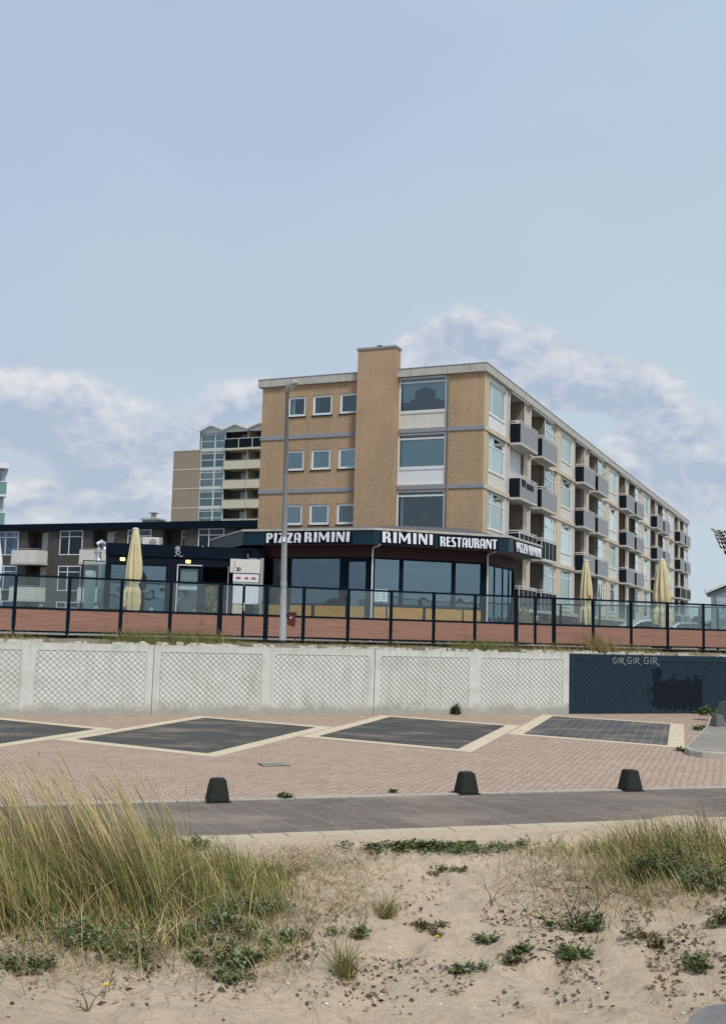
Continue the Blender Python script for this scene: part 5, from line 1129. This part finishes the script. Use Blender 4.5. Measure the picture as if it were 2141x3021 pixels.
# ================================================================== bollards, kerb island, drain
def bollard(x, y, z, lab, s_=.87, mt='boll'):
    t = empty('concrete_bollard', (x, y, z), .33, label=lab, cat='bollard', group='tapered concrete bollards along the road')
    mb = MB(); a, b, h = .205*s_, .135*s_, .415*s_
    mb.v = [(-a, -a, 0), (a, -a, 0), (a, a, 0), (-a, a, 0), (-b, -b, h), (b, -b, h), (b, b, h), (-b, b, h)]; mb.f = [(0, 3, 2, 1), (4, 5, 6, 7), (0, 1, 5, 4), (1, 2, 6, 5), (2, 3, 7, 6), (3, 0, 4, 7)]; mb.m = [0]*6
    o_ = mb.build('block', M[mt], t); bm = bmesh.new(); bm.from_mesh(o_.data); bmesh.ops.bevel(bm, geom=bm.edges[:], offset=.018, segments=2, affect='EDGES'); bmesh.ops.subdivide_edges(bm, edges=bm.edges[:], cuts=3, use_grid_fill=True)
    for v_ in bm.verts:
        n_ = noise.noise(v_.co*9+Vector((x, y, 0))); v_.co += v_.normal*n_*.008
    bm.to_mesh(o_.data); bm.free()
    MB().box(-a*1.12, a*1.12, -a*1.08, a*1.08, -.03, .003).build('base_slab', M['boll'], t)
bollard(-2.27, 18.2, .035, 'dark concrete bollard nearest the marram grass, leftmost of the three by the footpath'); bollard(2.0, 19.85, .04, 'dark concrete bollard in the middle of the three by the footpath'); bollard(5.2, 20.85, .04, 'dark concrete bollard rightmost of the three by the footpath')
M['boll2'] = mat('weathered_concrete', (.13, .14, .13), .95, .2, 6., .6, 25, dirt=.5, dcol=(.08, .09, .07))
bollard(11.5, 34.9, .13, 'small grey bollard on the kerb island at the right edge', .95, 'boll2')
bollard(12.55, 36.9, .13, 'larger pale bollard behind the small one on the kerb island', 1.7, 'boll2')
isl = [hz(2018, 2222, 0), hz(2035, 2231, 0), hz(2070, 2236, 0), hz(2141, 2240, 0)]
pts = [(p_[0], p_[1]) for p_ in isl]+[(22, 29.5), (26, 44), (12.9, 42.0-.15), (11.15, 38.2), (10.6, 34.8)]
# clip against the wall: keep the island in front of it
pts = [(p_[0], p_[1]) for p_ in isl]+[(22, 30), (22, 46.0), (14.2, 42.9), (12.3, 38.3), (11.0, 34.6)]
o = MB().prism(pts, -.05, .15).build('kerb_island', M['stone']); bevel(o, .03, 2); tag(o, kind='structure')
top = [((x-pts[0][0])*1.0, (y-pts[0][1])) for x, y in pts]
cxm = sum(p_[0] for p_ in pts)/len(pts); cym = sum(p_[1] for p_ in pts)/len(pts)
mb = MB(); mb.face([(cxm+(x-cxm)*.97, cym+(y-cym)*.97, .154) for x, y in pts]); tag(mb.build('island_paving', brick('island_brick', (.34, .31, .27), (.27, .25, .215), (.2, .18, .15), .4, .2, .012, 'floor', -.2, .6, dirt=.4, dcol=(.2, .18, .15))), kind='structure')
mb = MB()
for i in range(14):
    for j in range(5):
        f_ = lambda i, j: (wl(15.2+i*.45, -.05-j*.38)[0], wl(15.2+i*.45, -.05-j*.38)[1], .16+min(.5, .06*i)*(1-j/5)**1.3+(.02*noise.noise(Vector((i*.9, j*.9, 0)))))
        mb.face([f_(i, j+1), f_(i+1, j+1), f_(i+1, j), f_(i, j)])
tag(mb.build('sand_bank', M['stone'], smooth=True), kind='structure')
dr_ = empty('drain_grate', (-1.74, 23.3, .012), .38, label='dark slotted drain grate set in the pink brick road', cat='drain')
MB().frame(-.28, .28, -.22, .22, .03, 0, 0.001) if False else None
MB().box(-.30, .30, -.20, .20, -.1, .002).build('pit', M['black'], dr_)
for k in range(7): MB().box(-.27+k*.082, -.235+k*.082, -.17, .17, .003, .016).build('bar', M['stone'], dr_)
MB().box(-.30, .30, -.20, -.172, .003, .018).build('frame_bar', M['stone'], dr_); MB().box(-.30, .30, .172, .20, .003, .018).build('frame_bar', M['stone'], dr_)
# ================================================================== vegetation
def plain(name, col, rough=.75):
    m = bpy.data.materials.new(name); m.use_nodes = True; p = m.node_tree.nodes['Principled BSDF']; nt = NT(m.node_tree)
    oi = nt.n('ShaderNodeTexCoord').outputs['Object']; n_ = nt.n('ShaderNodeTexNoise', {'Vector': oi, 'Scale': 2.2, 'Detail': 1.}).outputs[0]
    c_ = nt.mix(n_, tuple(x*.6 for x in col), tuple(min(1, x*1.4) for x in col)); m.node_tree.links.new(c_, p.inputs[0]); p.inputs['Roughness'].default_value = rough; p.inputs['Specular IOR Level'].default_value = .25; return m
gm = [plain('grass_green', (.095, .13, .028)), plain('grass_olive', (.185, .18, .055)), plain('grass_straw', (.44, .35, .17)), plain('grass_brown', (.20, .115, .05)), plain('grass_dead_dark', (.07, .045, .025))]
lm = [plain('herb_dark', (.045, .072, .020)), plain('herb_mid', (.11, .155, .040)), plain('herb_grey', (.22, .26, .16)), plain('herb_dry', (.16, .095, .05))]
def blade(mb, p, h, az, lean, curl, w, mi, seg=5):
    d_ = Vector((math.cos(az), math.sin(az), 0)); side = Vector((-d_.y, d_.x, 0)) if R_.random() < .5 else Vector((1, 0, 0)); pts = []
    q_ = Vector(p); ang = lean
    for i in range(seg+1):
        pts.append(Vector(q_)); q_ = q_+(d_*math.sin(ang)+Vector((0, 0, math.cos(ang))))*h/seg; ang += curl/seg
    b = len(mb.v)
    for i, a in enumerate(pts):
        ww = w*(1-i/seg)**.6*.5; mb.v += [tuple(a-side*ww), tuple(a+side*ww)]
    for i in range(seg): mb.f.append((b+2*i, b+2*i+1, b+2*i+3, b+2*i+2)); mb.m.append(mi)
def pick(ws):
    x = R_.random()*sum(ws)
    for i, w_ in enumerate(ws):
        x -= w_
        if x < 0: return i
    return 0
WIND = math.pi*.97
# dense marram on the left: tussocks, each with its own height, lean and tint
mb = MB(); clumps = []
def tussock(mb, c_, hh, n_, ws, lean0, az0, wide=.08, dead=.16):
    for _ in range(n_):
        p_ = c_+Vector((R_.gauss(0, wide), R_.gauss(0, wide), -.02)); s_ = R_.random()
        if s_ < .66: blade(mb, p_, hh*R_.uniform(.55, 1.12), az0+R_.gauss(0, .45), max(0, lean0+R_.gauss(0, .14)), R_.uniform(.25, 1.0), R_.uniform(.005, .0095), pick(ws))
        elif s_ < 1-dead: blade(mb, p_, hh*R_.uniform(.6, 1.0), az0+R_.gauss(0, 1.3), R_.uniform(.3, .8), R_.uniform(.7, 1.7), R_.uniform(.004, .006), pick([2, 3, 5, 2, 0]))
        else: blade(mb, p_, hh*R_.uniform(.2, .5), R_.uniform(0, 6.28), R_.uniform(.1, 1.0), R_.uniform(.2, 1.2), .006, pick([0, 0, 1.5, 4, 4]), 3)
for _ in range(135):
    dx = R_.uniform(-90, 400); lo_ = 1890 if dx < 250 else 1890+(dx-250)*.22
    dy = R_.triangular(lo_, 2085, 2060); c_ = on_dune(dx, dy); clumps.append(c_); k = noise.noise(Vector((c_.x*1.1, c_.y*.6, 4)))
    tussock(mb, c_, R_.uniform(.45, .85), 54, [3, 4, 4, 1.2, 0] if k > .12 else ([1, 2.5, 4, 5, 1] if k < -.15 else [7, 5, 2, .8, 0]), R_.uniform(.15, .42), WIND+R_.gauss(0, .25))
for _ in range(95):
    dx = R_.uniform(380, 640); dy = R_.triangular(1905+(dx-380)*.10, 2060, 1985); c_ = on_dune(dx, dy); f_ = 1-(dx-380)/420
    tussock(mb, c_, R_.uniform(.34, .62)*f_, 38, [7, 4, 1.6, .5, 0] if R_.random() < .7 else [1, 3, 5, 3, 0], R_.uniform(.1, .45), WIND+R_.gauss(0, .5), .09)
for _ in range(26): # low fringe that sprawls over the sand
    dx = R_.uniform(-40, 520); c_ = on_dune(dx, R_.uniform(2065, 2125)); tussock(mb, c_, R_.uniform(.2, .42), 22, [3, 3, 5, 3, 1], R_.uniform(.5, 1.0), R_.uniform(0, 6.28), .1, .3)
for _ in range(230): # long stems bowed over by the wind
    c_ = on_dune(R_.uniform(-60, 560), R_.uniform(1990, 2090)); blade(mb, c_+Vector((0, 0, .02)), R_.uniform(.5, 1.0), WIND+R_.gauss(0, .7) if R_.random() < .75 else R_.gauss(0, .6), R_.uniform(.35, .8), R_.uniform(.9, 1.5), R_.uniform(.005, .008), pick([2, 3, 6, 1.5, 0]), 8)
tag(mb.build('marram_grass', gm), 'tall mass of windblown green and straw marram grass filling the left of the dune', 'grass', kind='stuff')
mb = MB()
for _ in range(120):
    c_ = R_.choice(clumps); p_ = c_+Vector((R_.gauss(0, .1), R_.gauss(0, .1), 0)); h_ = R_.uniform(.85, 1.15); a0 = WIND+R_.gauss(0, .3)
    d_ = Vector((math.cos(a0), math.sin(a0), 0)); ang = R_.uniform(.2, .4); q_ = Vector(p_); P_n = [Vector(q_)]
    for i in range(6): q_ = q_+(d_*math.sin(ang)+Vector((0, 0, math.cos(ang))))*h_/6; ang += .07; P_n.append(Vector(q_))
    blade(mb, p_, h_, a0, .3, .35, .004, 2, 6)
    mb.tube(P_n[3:6]+[P_n[6]], [.001, .004, .005, .001], 4, 2, False)
    for k in range(6): blade(mb, P_n[5].lerp(P_n[6], R_.random()), .05, WIND+R_.gauss(0, .8), .3, .5, .006, 2, 2)
tag(mb.build('seed_stalks', gm), 'pale seed stalks standing above the marram grass on the left', 'grass', kind='stuff')
# sparser marram on the right
mb = MB()
for _ in range(105):
    dx = R_.triangular(1150, 1720, 1600); dy = R_.triangular(1888, 1990 if dx > 1400 and not 1440 < dx < 1570 else 1935, 1912); c_ = on_dune(dx, dy); f_ = min(1, max(.28, (dx-1150)/330))
    tussock(mb, c_, R_.uniform(.28, .62)*f_, 26, [2, 5, 6, 1.5, 0] if R_.random() < .7 else [5, 4, 3, 1, 0], R_.uniform(.1, .5), WIND+R_.gauss(0, .6), .14, .25)
tag(mb.build('dune_grass', gm), 'sparse windblown yellow green dune grass on the right of the dune', 'grass', kind='stuff')
# dry mat of dead grass and sprigs below it
mb = MB()
def scatter_region(): 
    r_ = R_.random()
    if r_ < .42: return R_.triangular(1020, 1660, 1400), R_.gauss(1960, 48)
    if r_ < .65: return R_.triangular(540, 960, 640), R_.gauss(1930, 30)
    if r_ < .85: return R_.uniform(560, 820), R_.gauss(2010, 50)
    return R_.uniform(-20, 700), R_.gauss(2140, 45)
for _ in range(8500):
    dx, dy = scatter_region()
    if dy > 2280 or dy < 1892: continue
    p_ = on_dune(dx, dy); a = R_.uniform(0, 6.28)
    blade(mb, p_, R_.uniform(.05, .26), a, R_.uniform(.8, 1.5), R_.uniform(.1, .7), R_.uniform(.003, .006), pick([1.6, 1.6, 5, 3.4, .6]), 3)
tag(mb.build('dry_grass_litter', gm), 'thin mat of dead grass stems lying on the sand', 'grass litter', kind='stuff')
# curled dead leaves and debris
mb = MB()
for _ in range(5200):
    r_ = R_.random()
    if r_ < .45: dx, dy = R_.uniform(1050, 1640), R_.triangular(1960, 2260, 2060)
    elif r_ < .8: dx, dy = R_.uniform(-10, 1640), R_.triangular(2080, 2290, 2170)
    else: dx, dy = R_.uniform(560, 1100), R_.uniform(1960, 2250)
    if noise.noise(Vector((dx*.009, dy*.013, 2))) < -.03: continue
    p_ = on_dune(dx, dy); s_ = R_.uniform(.006, .022)*R_.choice((.7, 1, 1.3)); a = R_.uniform(0, 3.14); u_ = Vector((math.cos(a), math.sin(a), R_.uniform(-.3, .3)))*s_; v_ = Vector((-math.sin(a), math.cos(a), R_.uniform(-.2, .8)))*s_*R_.uniform(.3, .6)
    p_ = p_+Vector((0, 0, s_*.35)); mb.face([p_-u_, p_+v_*.9+Vector((0, 0, s_*.3)), p_+u_, p_-v_], R_.randint(0, 2))
tag(mb.build('leaf_litter', [mat('dead_leaf_brown', (.14, .085, .055), .9, .3), mat('dead_leaf_dark', (.07, .045, .04), .9, .3), mat('dead_leaf_tan', (.30, .21, .13), .9, .3)]), 'small curled dead leaves and twigs scattered over the sand', 'leaf litter', kind='stuff')
# leaf strip at the path edge
def leaf(mb, p, u, n, l, w, mi):
    t_ = u.cross(n).normalized(); a = p; b = p+u*l*.5+t_*w*.5+n*l*.08; c_ = p+u*l; d_ = p+u*l*.5-t_*w*.5+n*l*.08
    mb.face([a, b, c_], mi); mb.face([a, c_, d_], mi)
mb = MB()
for _ in range(2600):
    dx = R_.triangular(740, 1240, 950); dy = 1893+abs(R_.gauss(0, 1))*9+(8*noise.noise(Vector((dx*.02, 0, 0))))
    if noise.noise(Vector((dx*.018, 3, 0))) +R_.uniform(-.12, .12) < -.12: continue
    p_ = on_dune(dx, dy)+Vector((0, 0, R_.uniform(0, .05))); a = R_.uniform(0, 6.28); leaf(mb, p_, Vector((math.cos(a), math.sin(a), R_.uniform(-.2, .6))).normalized(), Vector((0, 0, 1)), R_.uniform(.03, .065), R_.uniform(.02, .045), pick([4, 4, .4, 1]))
tag(mb.build('creeping_plants', lm), 'low creeping green leaves along the sandy edge of the footpath', 'ground cover', kind='stuff')
# herbs one can tell apart
def holly(mb, p, u, n, l, w, mi):
    t_ = u.cross(n).normalized(); prof = [(0, .06), (.18, .5), (.26, .22), (.48, .62), (.56, .28), (.76, .45), (.82, .16), (1., .0)]; mid = [p+u*l*a+n*l*.10*math.sin(a*3.1) for a, _ in prof]
    for sgn in (-1, 1):
        ed = [m_+t_*w*b*sgn+n*w*b*.35 for m_, (a, b) in zip(mid, prof)]
        for i in range(len(prof)-1): mb.face([mid[i], mid[i+1], ed[i+1], ed[i]], mi if i % 2 else mi)
def herb(dx, dy, r, h, n, ws, lab, nm='dune_herb', grp='leafy herbs growing on the sand'):
    c_ = on_dune(dx, dy); t = empty(nm, c_, 0, label=lab, cat='plant', group=grp); mb = MB(); st_ = mb
    ax_ = R_.uniform(.55, 1.0); ro = R_.uniform(0, 3.14); lobes = [(0, 0, 1.)]+[(R_.uniform(-r, r), R_.uniform(-r, r)*.7, R_.uniform(.35, .7)) for _ in range(4)]
    tall = .75
    for (lx, ly_, ls) in lobes:
        k_ = max(3, int(n*ls/70))
        for k in range(k_):
            a = R_.uniform(0, 6.28); q_ = r*ls*R_.random()**.6; tip = Vector((q_*math.cos(a), q_*math.sin(a)*ax_, h*tall*ls*R_.uniform(.3, 1)*(1-.4*q_/r)))
            o_ = Vector((lx, ly_, 0)); o_.z = dune_h(c_.x+lx+tip.x*.5, c_.y+ly_+tip.y*.5)-c_.z
            b0 = Vector((tip.x*.15, tip.y*.15, 0)); blade(st_, b0+o_, tip.length, a, math.atan2(q_*.8, tip.z+.01), .1, .004, R_.choice((1, 3)), 3)
            for _ in range(17):
                s_ = R_.uniform(.15, 1.1); p_ = b0.lerp(tip, s_)+Vector((R_.gauss(0, .018), R_.gauss(0, .018), R_.gauss(0, .012)+.008)); p_.z = max(p_.z, 0.0); p_ = p_+o_
                an = a+R_.gauss(0, 1.1); u_ = Vector((math.cos(an), math.sin(an), R_.uniform(-.3, .8))).normalized(); n_ = Vector((R_.gauss(0, .4), R_.gauss(0, .4), 1)).normalized(); l_ = R_.uniform(.022, .048)
                if R_.random() < .45: holly(mb, p_, u_, n_, l_, l_*.55, pick(ws))
                else: leaf(mb, p_, u_, n_, l_, l_*R_.uniform(.2, .45), pick(ws))
        for _ in range(int(12*ls)): blade(st_, Vector((lx+R_.gauss(0, r*.5), ly_+R_.gauss(0, r*.4), 0)), h*R_.uniform(.5, 1.2), R_.uniform(0, 6.28), R_.uniform(.2, 1.2), .5, .004, R_.choice((1, 1, 3)), 3)
    mb.build('leaves', lm, t)
G4 = [4, 3.4, 2.2, .5]
for a in ((195, 2120, .30, .26, 1700, G4, 'dense sea holly clump low at the bottom left below the marram grass'),
          (345, 2105, .16, .20, 500, G4, 'grey green herb right of the dense sea holly clump at the bottom left'),
          (430, 2115, .16, .16, 420, G4, 'small herb in the sand under the middle of the marram grass'),
          (490, 2080, .26, .24, 1300, G4, 'spiny herb at the lower right corner of the marram mass'),
          (570, 2050, .24, .20, 1300, [3, 3, 5, .3], 'grey green sea holly at the right end of the marram mass'),
          (500, 2150, .22, .18, 1000, G4, 'leafy herb on open sand directly under the marram mass'),
          (520, 2205, .13, .12, 300, G4, 'dark small herb below the leafy one near the bottom'),
          (455, 1900, .20, .30, 700, [3, 5, 2.0, .2], 'bright green herb standing at the top right edge of the marram grass'),
          (50, 2175, .12, .10, 240, [4, 3, 1, 1], 'little dark herb near the bottom left corner'),
          (785, 2100, .13, .09, 300, [4, 3, 1, 2], 'flat dark rosette left of centre below the grass tuft'),
          (955, 2080, .12, .06, 220, [2, 1, 1, 5], 'withered brown rosette right of the grass tuft'),
          (610, 1960, .14, .12, 340, [4, 4, 1, 1], 'green herb at the right foot of the marram grass by the path'),
          (300, 2150, .16, .08, 300, [3, 3, 1, 2], 'sprawling herb between the dense sea holly clump and the middle of the marram'),
          (640, 2110, .14, .08, 300, [4, 3, 2, 2], 'sprawling herb right of the spiny one at the marram corner'),
          (1340, 1905, .2, .12, 420, [3, 4, 1, 3], 'reddish green herb by the path at the left end of the dune grass'),
          (1430, 2110, .12, .06, 240, [2, 2, 1, 4], 'brownish rosette between the twigs and the lower right herb'),
          (1092, 2108, .09, .07, 220, [4, 3, 2, 1], 'small dark rosette in the middle of the sand'),
          (1150, 2150, .10, .07, 240, [4, 3, 2, 1], 'dark rosette just lower right of the middle rosette'),
          (1038, 2175, .10, .06, 220, [4, 3, 3, 1], 'rosette nearest the bottom edge in the middle'),
          (1285, 2085, .20, .20, 900, [5, 2, .5, 1], 'large dark green herb under bare twigs on the right'),
          (1272, 2150, .12, .14, 480, [3, 5, .5, .5], 'bright green herb below the bare twigs on the right'),
          (1000, 1950, .17, .08, 380, [4, 4, 1, 2], 'low green herb by the path between the two grass areas'),
          (1505, 1965, .30, .62, 2800, [5, 3, 2, .3], 'big dark green bush inside the dune grass on the right'),
          (1598, 1990, .26, .50, 1900, [5, 3, 2, .3], 'dark green herb just right below the big bush on the right'),
          (1565, 2165, .13, .08, 320, [4, 3, 1, 1], 'dark green herb near the lower right edge'),
          (1620, 2075, .14, .18, 360, [4, 3, 1, 1], 'green herb cut off by the right edge'),
          (880, 1773, .07, .04, 90, [2, 2, 1, 4], 'tiny dry weed growing in the kerb gap left of the middle bollard')): herb(*a)
def tuft(dx, dy, h, n, lab, ws=(4, 5, 3, 1)):
    c_ = on_dune(dx, dy); t = empty('grass_tuft', c_, 0, label=lab, cat='grass tuft', group='single grass tufts on the sand'); mb = MB()
    for _ in range(n): blade(mb, Vector((R_.gauss(0, .03), R_.gauss(0, .03), -.01)), h*R_.uniform(.5, 1.1), R_.uniform(0, 6.28), R_.uniform(.1, .8), R_.uniform(.5, 1.5), .005, pick(ws))
    mb.build('blades', gm, t)
tuft(862, 2058, .32, 150, 'round grass tuft on the sand right of centre, uppermost of the single tufts'); tuft(770, 2185, .34, 170, 'drooping grass tuft low in the middle, nearest the bottom edge')
tuft(600, 2150, .18, 50, 'thin grass tuft right of the sea holly clumps'); tuft(1445, 2030, .15, 40, 'little dry grass tuft on the right below the dune grass', (1, 2, 5, 3)); tuft(1340, 2110, .14, 30, 'small grass tuft beside the large dark herb on the right')
# bare twigs and thin dead stalks
def twig(dx, dy, pts_n, h, lab):
    c_ = on_dune(dx, dy); t = empty('bare_twig', c_, 0, label=lab, cat='twig', group='bare twigs on the dune'); mb = MB()
    for k in range(pts_n):
        a = R_.uniform(0, 6.28); P_n = [Vector((0, 0, -.01))]; d_ = Vector((math.cos(a)*.5, math.sin(a)*.3, R_.uniform(.5, 1.))).normalized()
        for i in range(5): d_ = (d_+Vector((R_.gauss(0, .25), R_.gauss(0, .2), R_.gauss(-.05, .15)))).normalized(); P_n.append(P_n[-1]+d_*h/5)
        mb.tube(P_n, [.005, .0045, .004, .003, .0025, .0015], 4)
        b = P_n[3]; mb.tube([b, b+Vector((R_.gauss(0, .04), R_.gauss(0, .04), .03)), b+Vector((R_.gauss(0, .06), R_.gauss(0, .04), .07))], [.003, .002, .001], 4)
    mb.build('stem', M['bark'], t)
twig(1290, 2075, 6, .30, 'dark bare branching twig rising above the large herb on the right'); twig(1330, 2040, 3, .34, 'pale leaning twigs above the dark branching one'); twig(1100, 2020, 2, .22, 'thin curved twig in the middle of the sand')
twig(1235, 1900, 3, .28, 'dark upright stalk by the footpath left of the dune grass'); twig(195, 2265, 3, .16, 'short dark stalks near the bottom left edge'); twig(690, 2105, 3, .2, 'thin twig left of the flat dark rosette')
# yellow flowers
for (dx, dy, hh, lab) in ((197, 2010, .16, 'yellow flower in front of the marram grass at the left'), (232, 2225, .07, 'small yellow flower near the bottom left of the sand'), (975, 2103, .03, 'tiny yellow flower by the withered rosette'), (1612, 1985, .1, 'yellow flower near the right edge among the dune grass')):
    c_ = on_dune(dx, dy+30*hh/.1*.6); t = empty('yellow_flower', c_, 0, label=lab, cat='flower', group='yellow flowers on the dune'); MB().tube([(0, 0, 0), (.01, 0, hh)], .003, 5).build('stem', lm[1], t)
    mb = MB()
    for k in range(9): a = k*.7; u_ = Vector((math.cos(a), math.sin(a)*.6, .5)).normalized(); leaf(mb, Vector((.01, 0, hh)), u_, Vector((0, 0, 1)), .026, .018, 0)
    mb.build('petals', mat('petal_yellow', (.75, .50, .02), .6) if 'petal_yellow' not in bpy.data.materials else bpy.data.materials['petal_yellow'], t)
mb = MB()
for _ in range(5200):
    if R_.random() < .62: dx, dy = R_.uniform(-20, 660), R_.gauss(2085, 48)
    else: dx, dy = R_.triangular(1180, 1660, 1560), R_.gauss(1935, 38)
    if dy > 2235 or dy < 1893 or noise.noise(Vector((dx*.013, dy*.020, 6))) < .02: continue
    p_ = on_dune(dx, dy)+Vector((R_.gauss(0, .01), R_.gauss(0, .01), R_.uniform(0, .11))); a = R_.uniform(0, 6.28); u_ = Vector((math.cos(a), math.sin(a), R_.uniform(-.3, .9))).normalized(); l_ = R_.uniform(.02, .045)
    n_ = Vector((R_.gauss(0, .4), R_.gauss(0, .4), 1)).normalized()
    if R_.random() < .4: holly(mb, p_, u_, n_, l_, l_*.55, pick([4, 4, 3, 1]))
    else: leaf(mb, p_, u_, n_, l_, l_*R_.uniform(.25, .5), pick([4, 4, 1.5, 1.2]))
tag(mb.build('low_dune_plants', lm), 'patchy low green dune plants under and around the grass', 'ground cover', kind='stuff')
mb = MB()
for _ in range(2600):
    if R_.random() < .5: dx, dy = R_.uniform(-20, 700), R_.gauss(2080, 55)
    else: dx, dy = R_.triangular(1080, 1660, 1500), R_.gauss(1960, 50)
    if dy > 2260 or dy < 1893: continue
    blade(mb, on_dune(dx, dy), R_.uniform(.10, .34), WIND+R_.gauss(0, 1.2), R_.uniform(.2, 1.1), R_.uniform(.3, 1.3), .005, pick([3, 3, 4, 2, .5]), 4)
tag(mb.build('ragged_grass', gm), 'ragged loose grass blades straggling over the sand below the grass masses', 'grass', kind='stuff')
# small pale shells and pebbles on the dune
mb = MB()
for _ in range(60):
    p_ = on_dune(R_.uniform(300, 1640), R_.uniform(1930, 2280)); s_ = R_.uniform(.004, .011)
    mb.tube([p_+Vector((-s_, 0, s_*.4)), p_+Vector((0, 0, s_*.5)), p_+Vector((s_, 0, s_*.4))], [s_*.3, s_*.8, s_*.3], 6)
tag(mb.build('shell_bits', M['letter']), 'tiny white shell fragments scattered on the sand', 'shells', kind='stuff')
# verge plants between sea wall and fence
def verge_z(v): return 2.16+.28*((v+1.03)/1.06)
mb = MB()
for _ in range(7500):
    t_ = R_.uniform(-13.5, 17.5); v = R_.uniform(-1.0, -.12); k = noise.noise(Vector((t_*.55, 0, 7)))
    if k < -.05 and R_.random() < .8: continue
    p_ = Vector(fl(t_, v, 2.16+.26*(v+1.0))); blade(mb, p_, R_.uniform(.06, .26)*(1+.6*max(0, k)), WIND+R_.gauss(0, .8), R_.uniform(.1, .9), R_.uniform(.2, 1.), .010, pick([3, 3, 4, 2]), 3)
for (t0, wd_, n_, hh, ws) in ((10.0, .8, 620, .95, [1, 2, 5, 4]), (-7.9, 1.3, 700, .62, [6, 4, 1, .5]), (-5.9, 1.3, 700, .62, [6, 4, 1, .5]), (4.9, 1.8, 900, .5, [6, 4, 1, .3]), (-11.9, .6, 120, .4, [1, 2, 6, 2]), (1.3, .7, 140, .3, [2, 3, 6, 2]), (11.8, .9, 240, .42, [1, 3, 5, 2]), (7.9, 1., 240, .42, [1, 3, 5, 2])):
    for _ in range(n_):
        t_ = R_.gauss(t0, wd_*.5); v = R_.uniform(-.95, -.2); p_ = Vector(fl(t_, v, 2.16+.26*(v+1.0))); blade(mb, p_, hh*R_.uniform(.4, 1.15), WIND+R_.gauss(0, .5), R_.uniform(.1, .6), R_.uniform(.3, 1.1), .011, pick(ws), 4)
tag(mb.build('verge_grass', gm), 'strip of windblown grass on the verge between sea wall and fence', 'grass', kind='stuff')
def weed(p, r, h, n, lab):
    t = empty('weed', p, 0, label=lab, cat='weed', group='weeds by the road'); mb = MB()
    for _ in range(n):
        a = R_.uniform(0, 6.28); q_ = r*R_.random()**.5; u_ = Vector((R_.gauss(0, 1), R_.gauss(0, 1), R_.uniform(0, 1))).normalized(); leaf(mb, Vector((q_*math.cos(a), q_*math.sin(a), R_.uniform(0, h)*(1-.5*q_/r))), u_, Vector((R_.gauss(0, .4), R_.gauss(0, .4), 1)).normalized(), .09, .06, pick([5, 3, .6, .2]))
    mb.build('leaves', lm, t)
weed(wl(3.72, -.13, 0), .15, .42, 260, 'green weed growing at the foot of the white wall'); weed(hz(2085, 2113, .15), .32, .42, 360, 'bushy green weed at the corner of the kerb island'); weed(hz(2064, 2155, 0), .22, .16, 160, 'low dry weed in front of the small grey bollard')
weed(hz(2010, 2216, 0), .14, .07, 80, 'tiny weed at the curved kerb tip'); weed(wl(14.2, -.1, 0), .10, .12, 60, 'small weed at the foot of the navy painted wall'); weed(Vector(pe(1.85, -.05, .035)), .09, .04, 60, 'tiny weed at the foot of the leftmost bollard')
#MARK
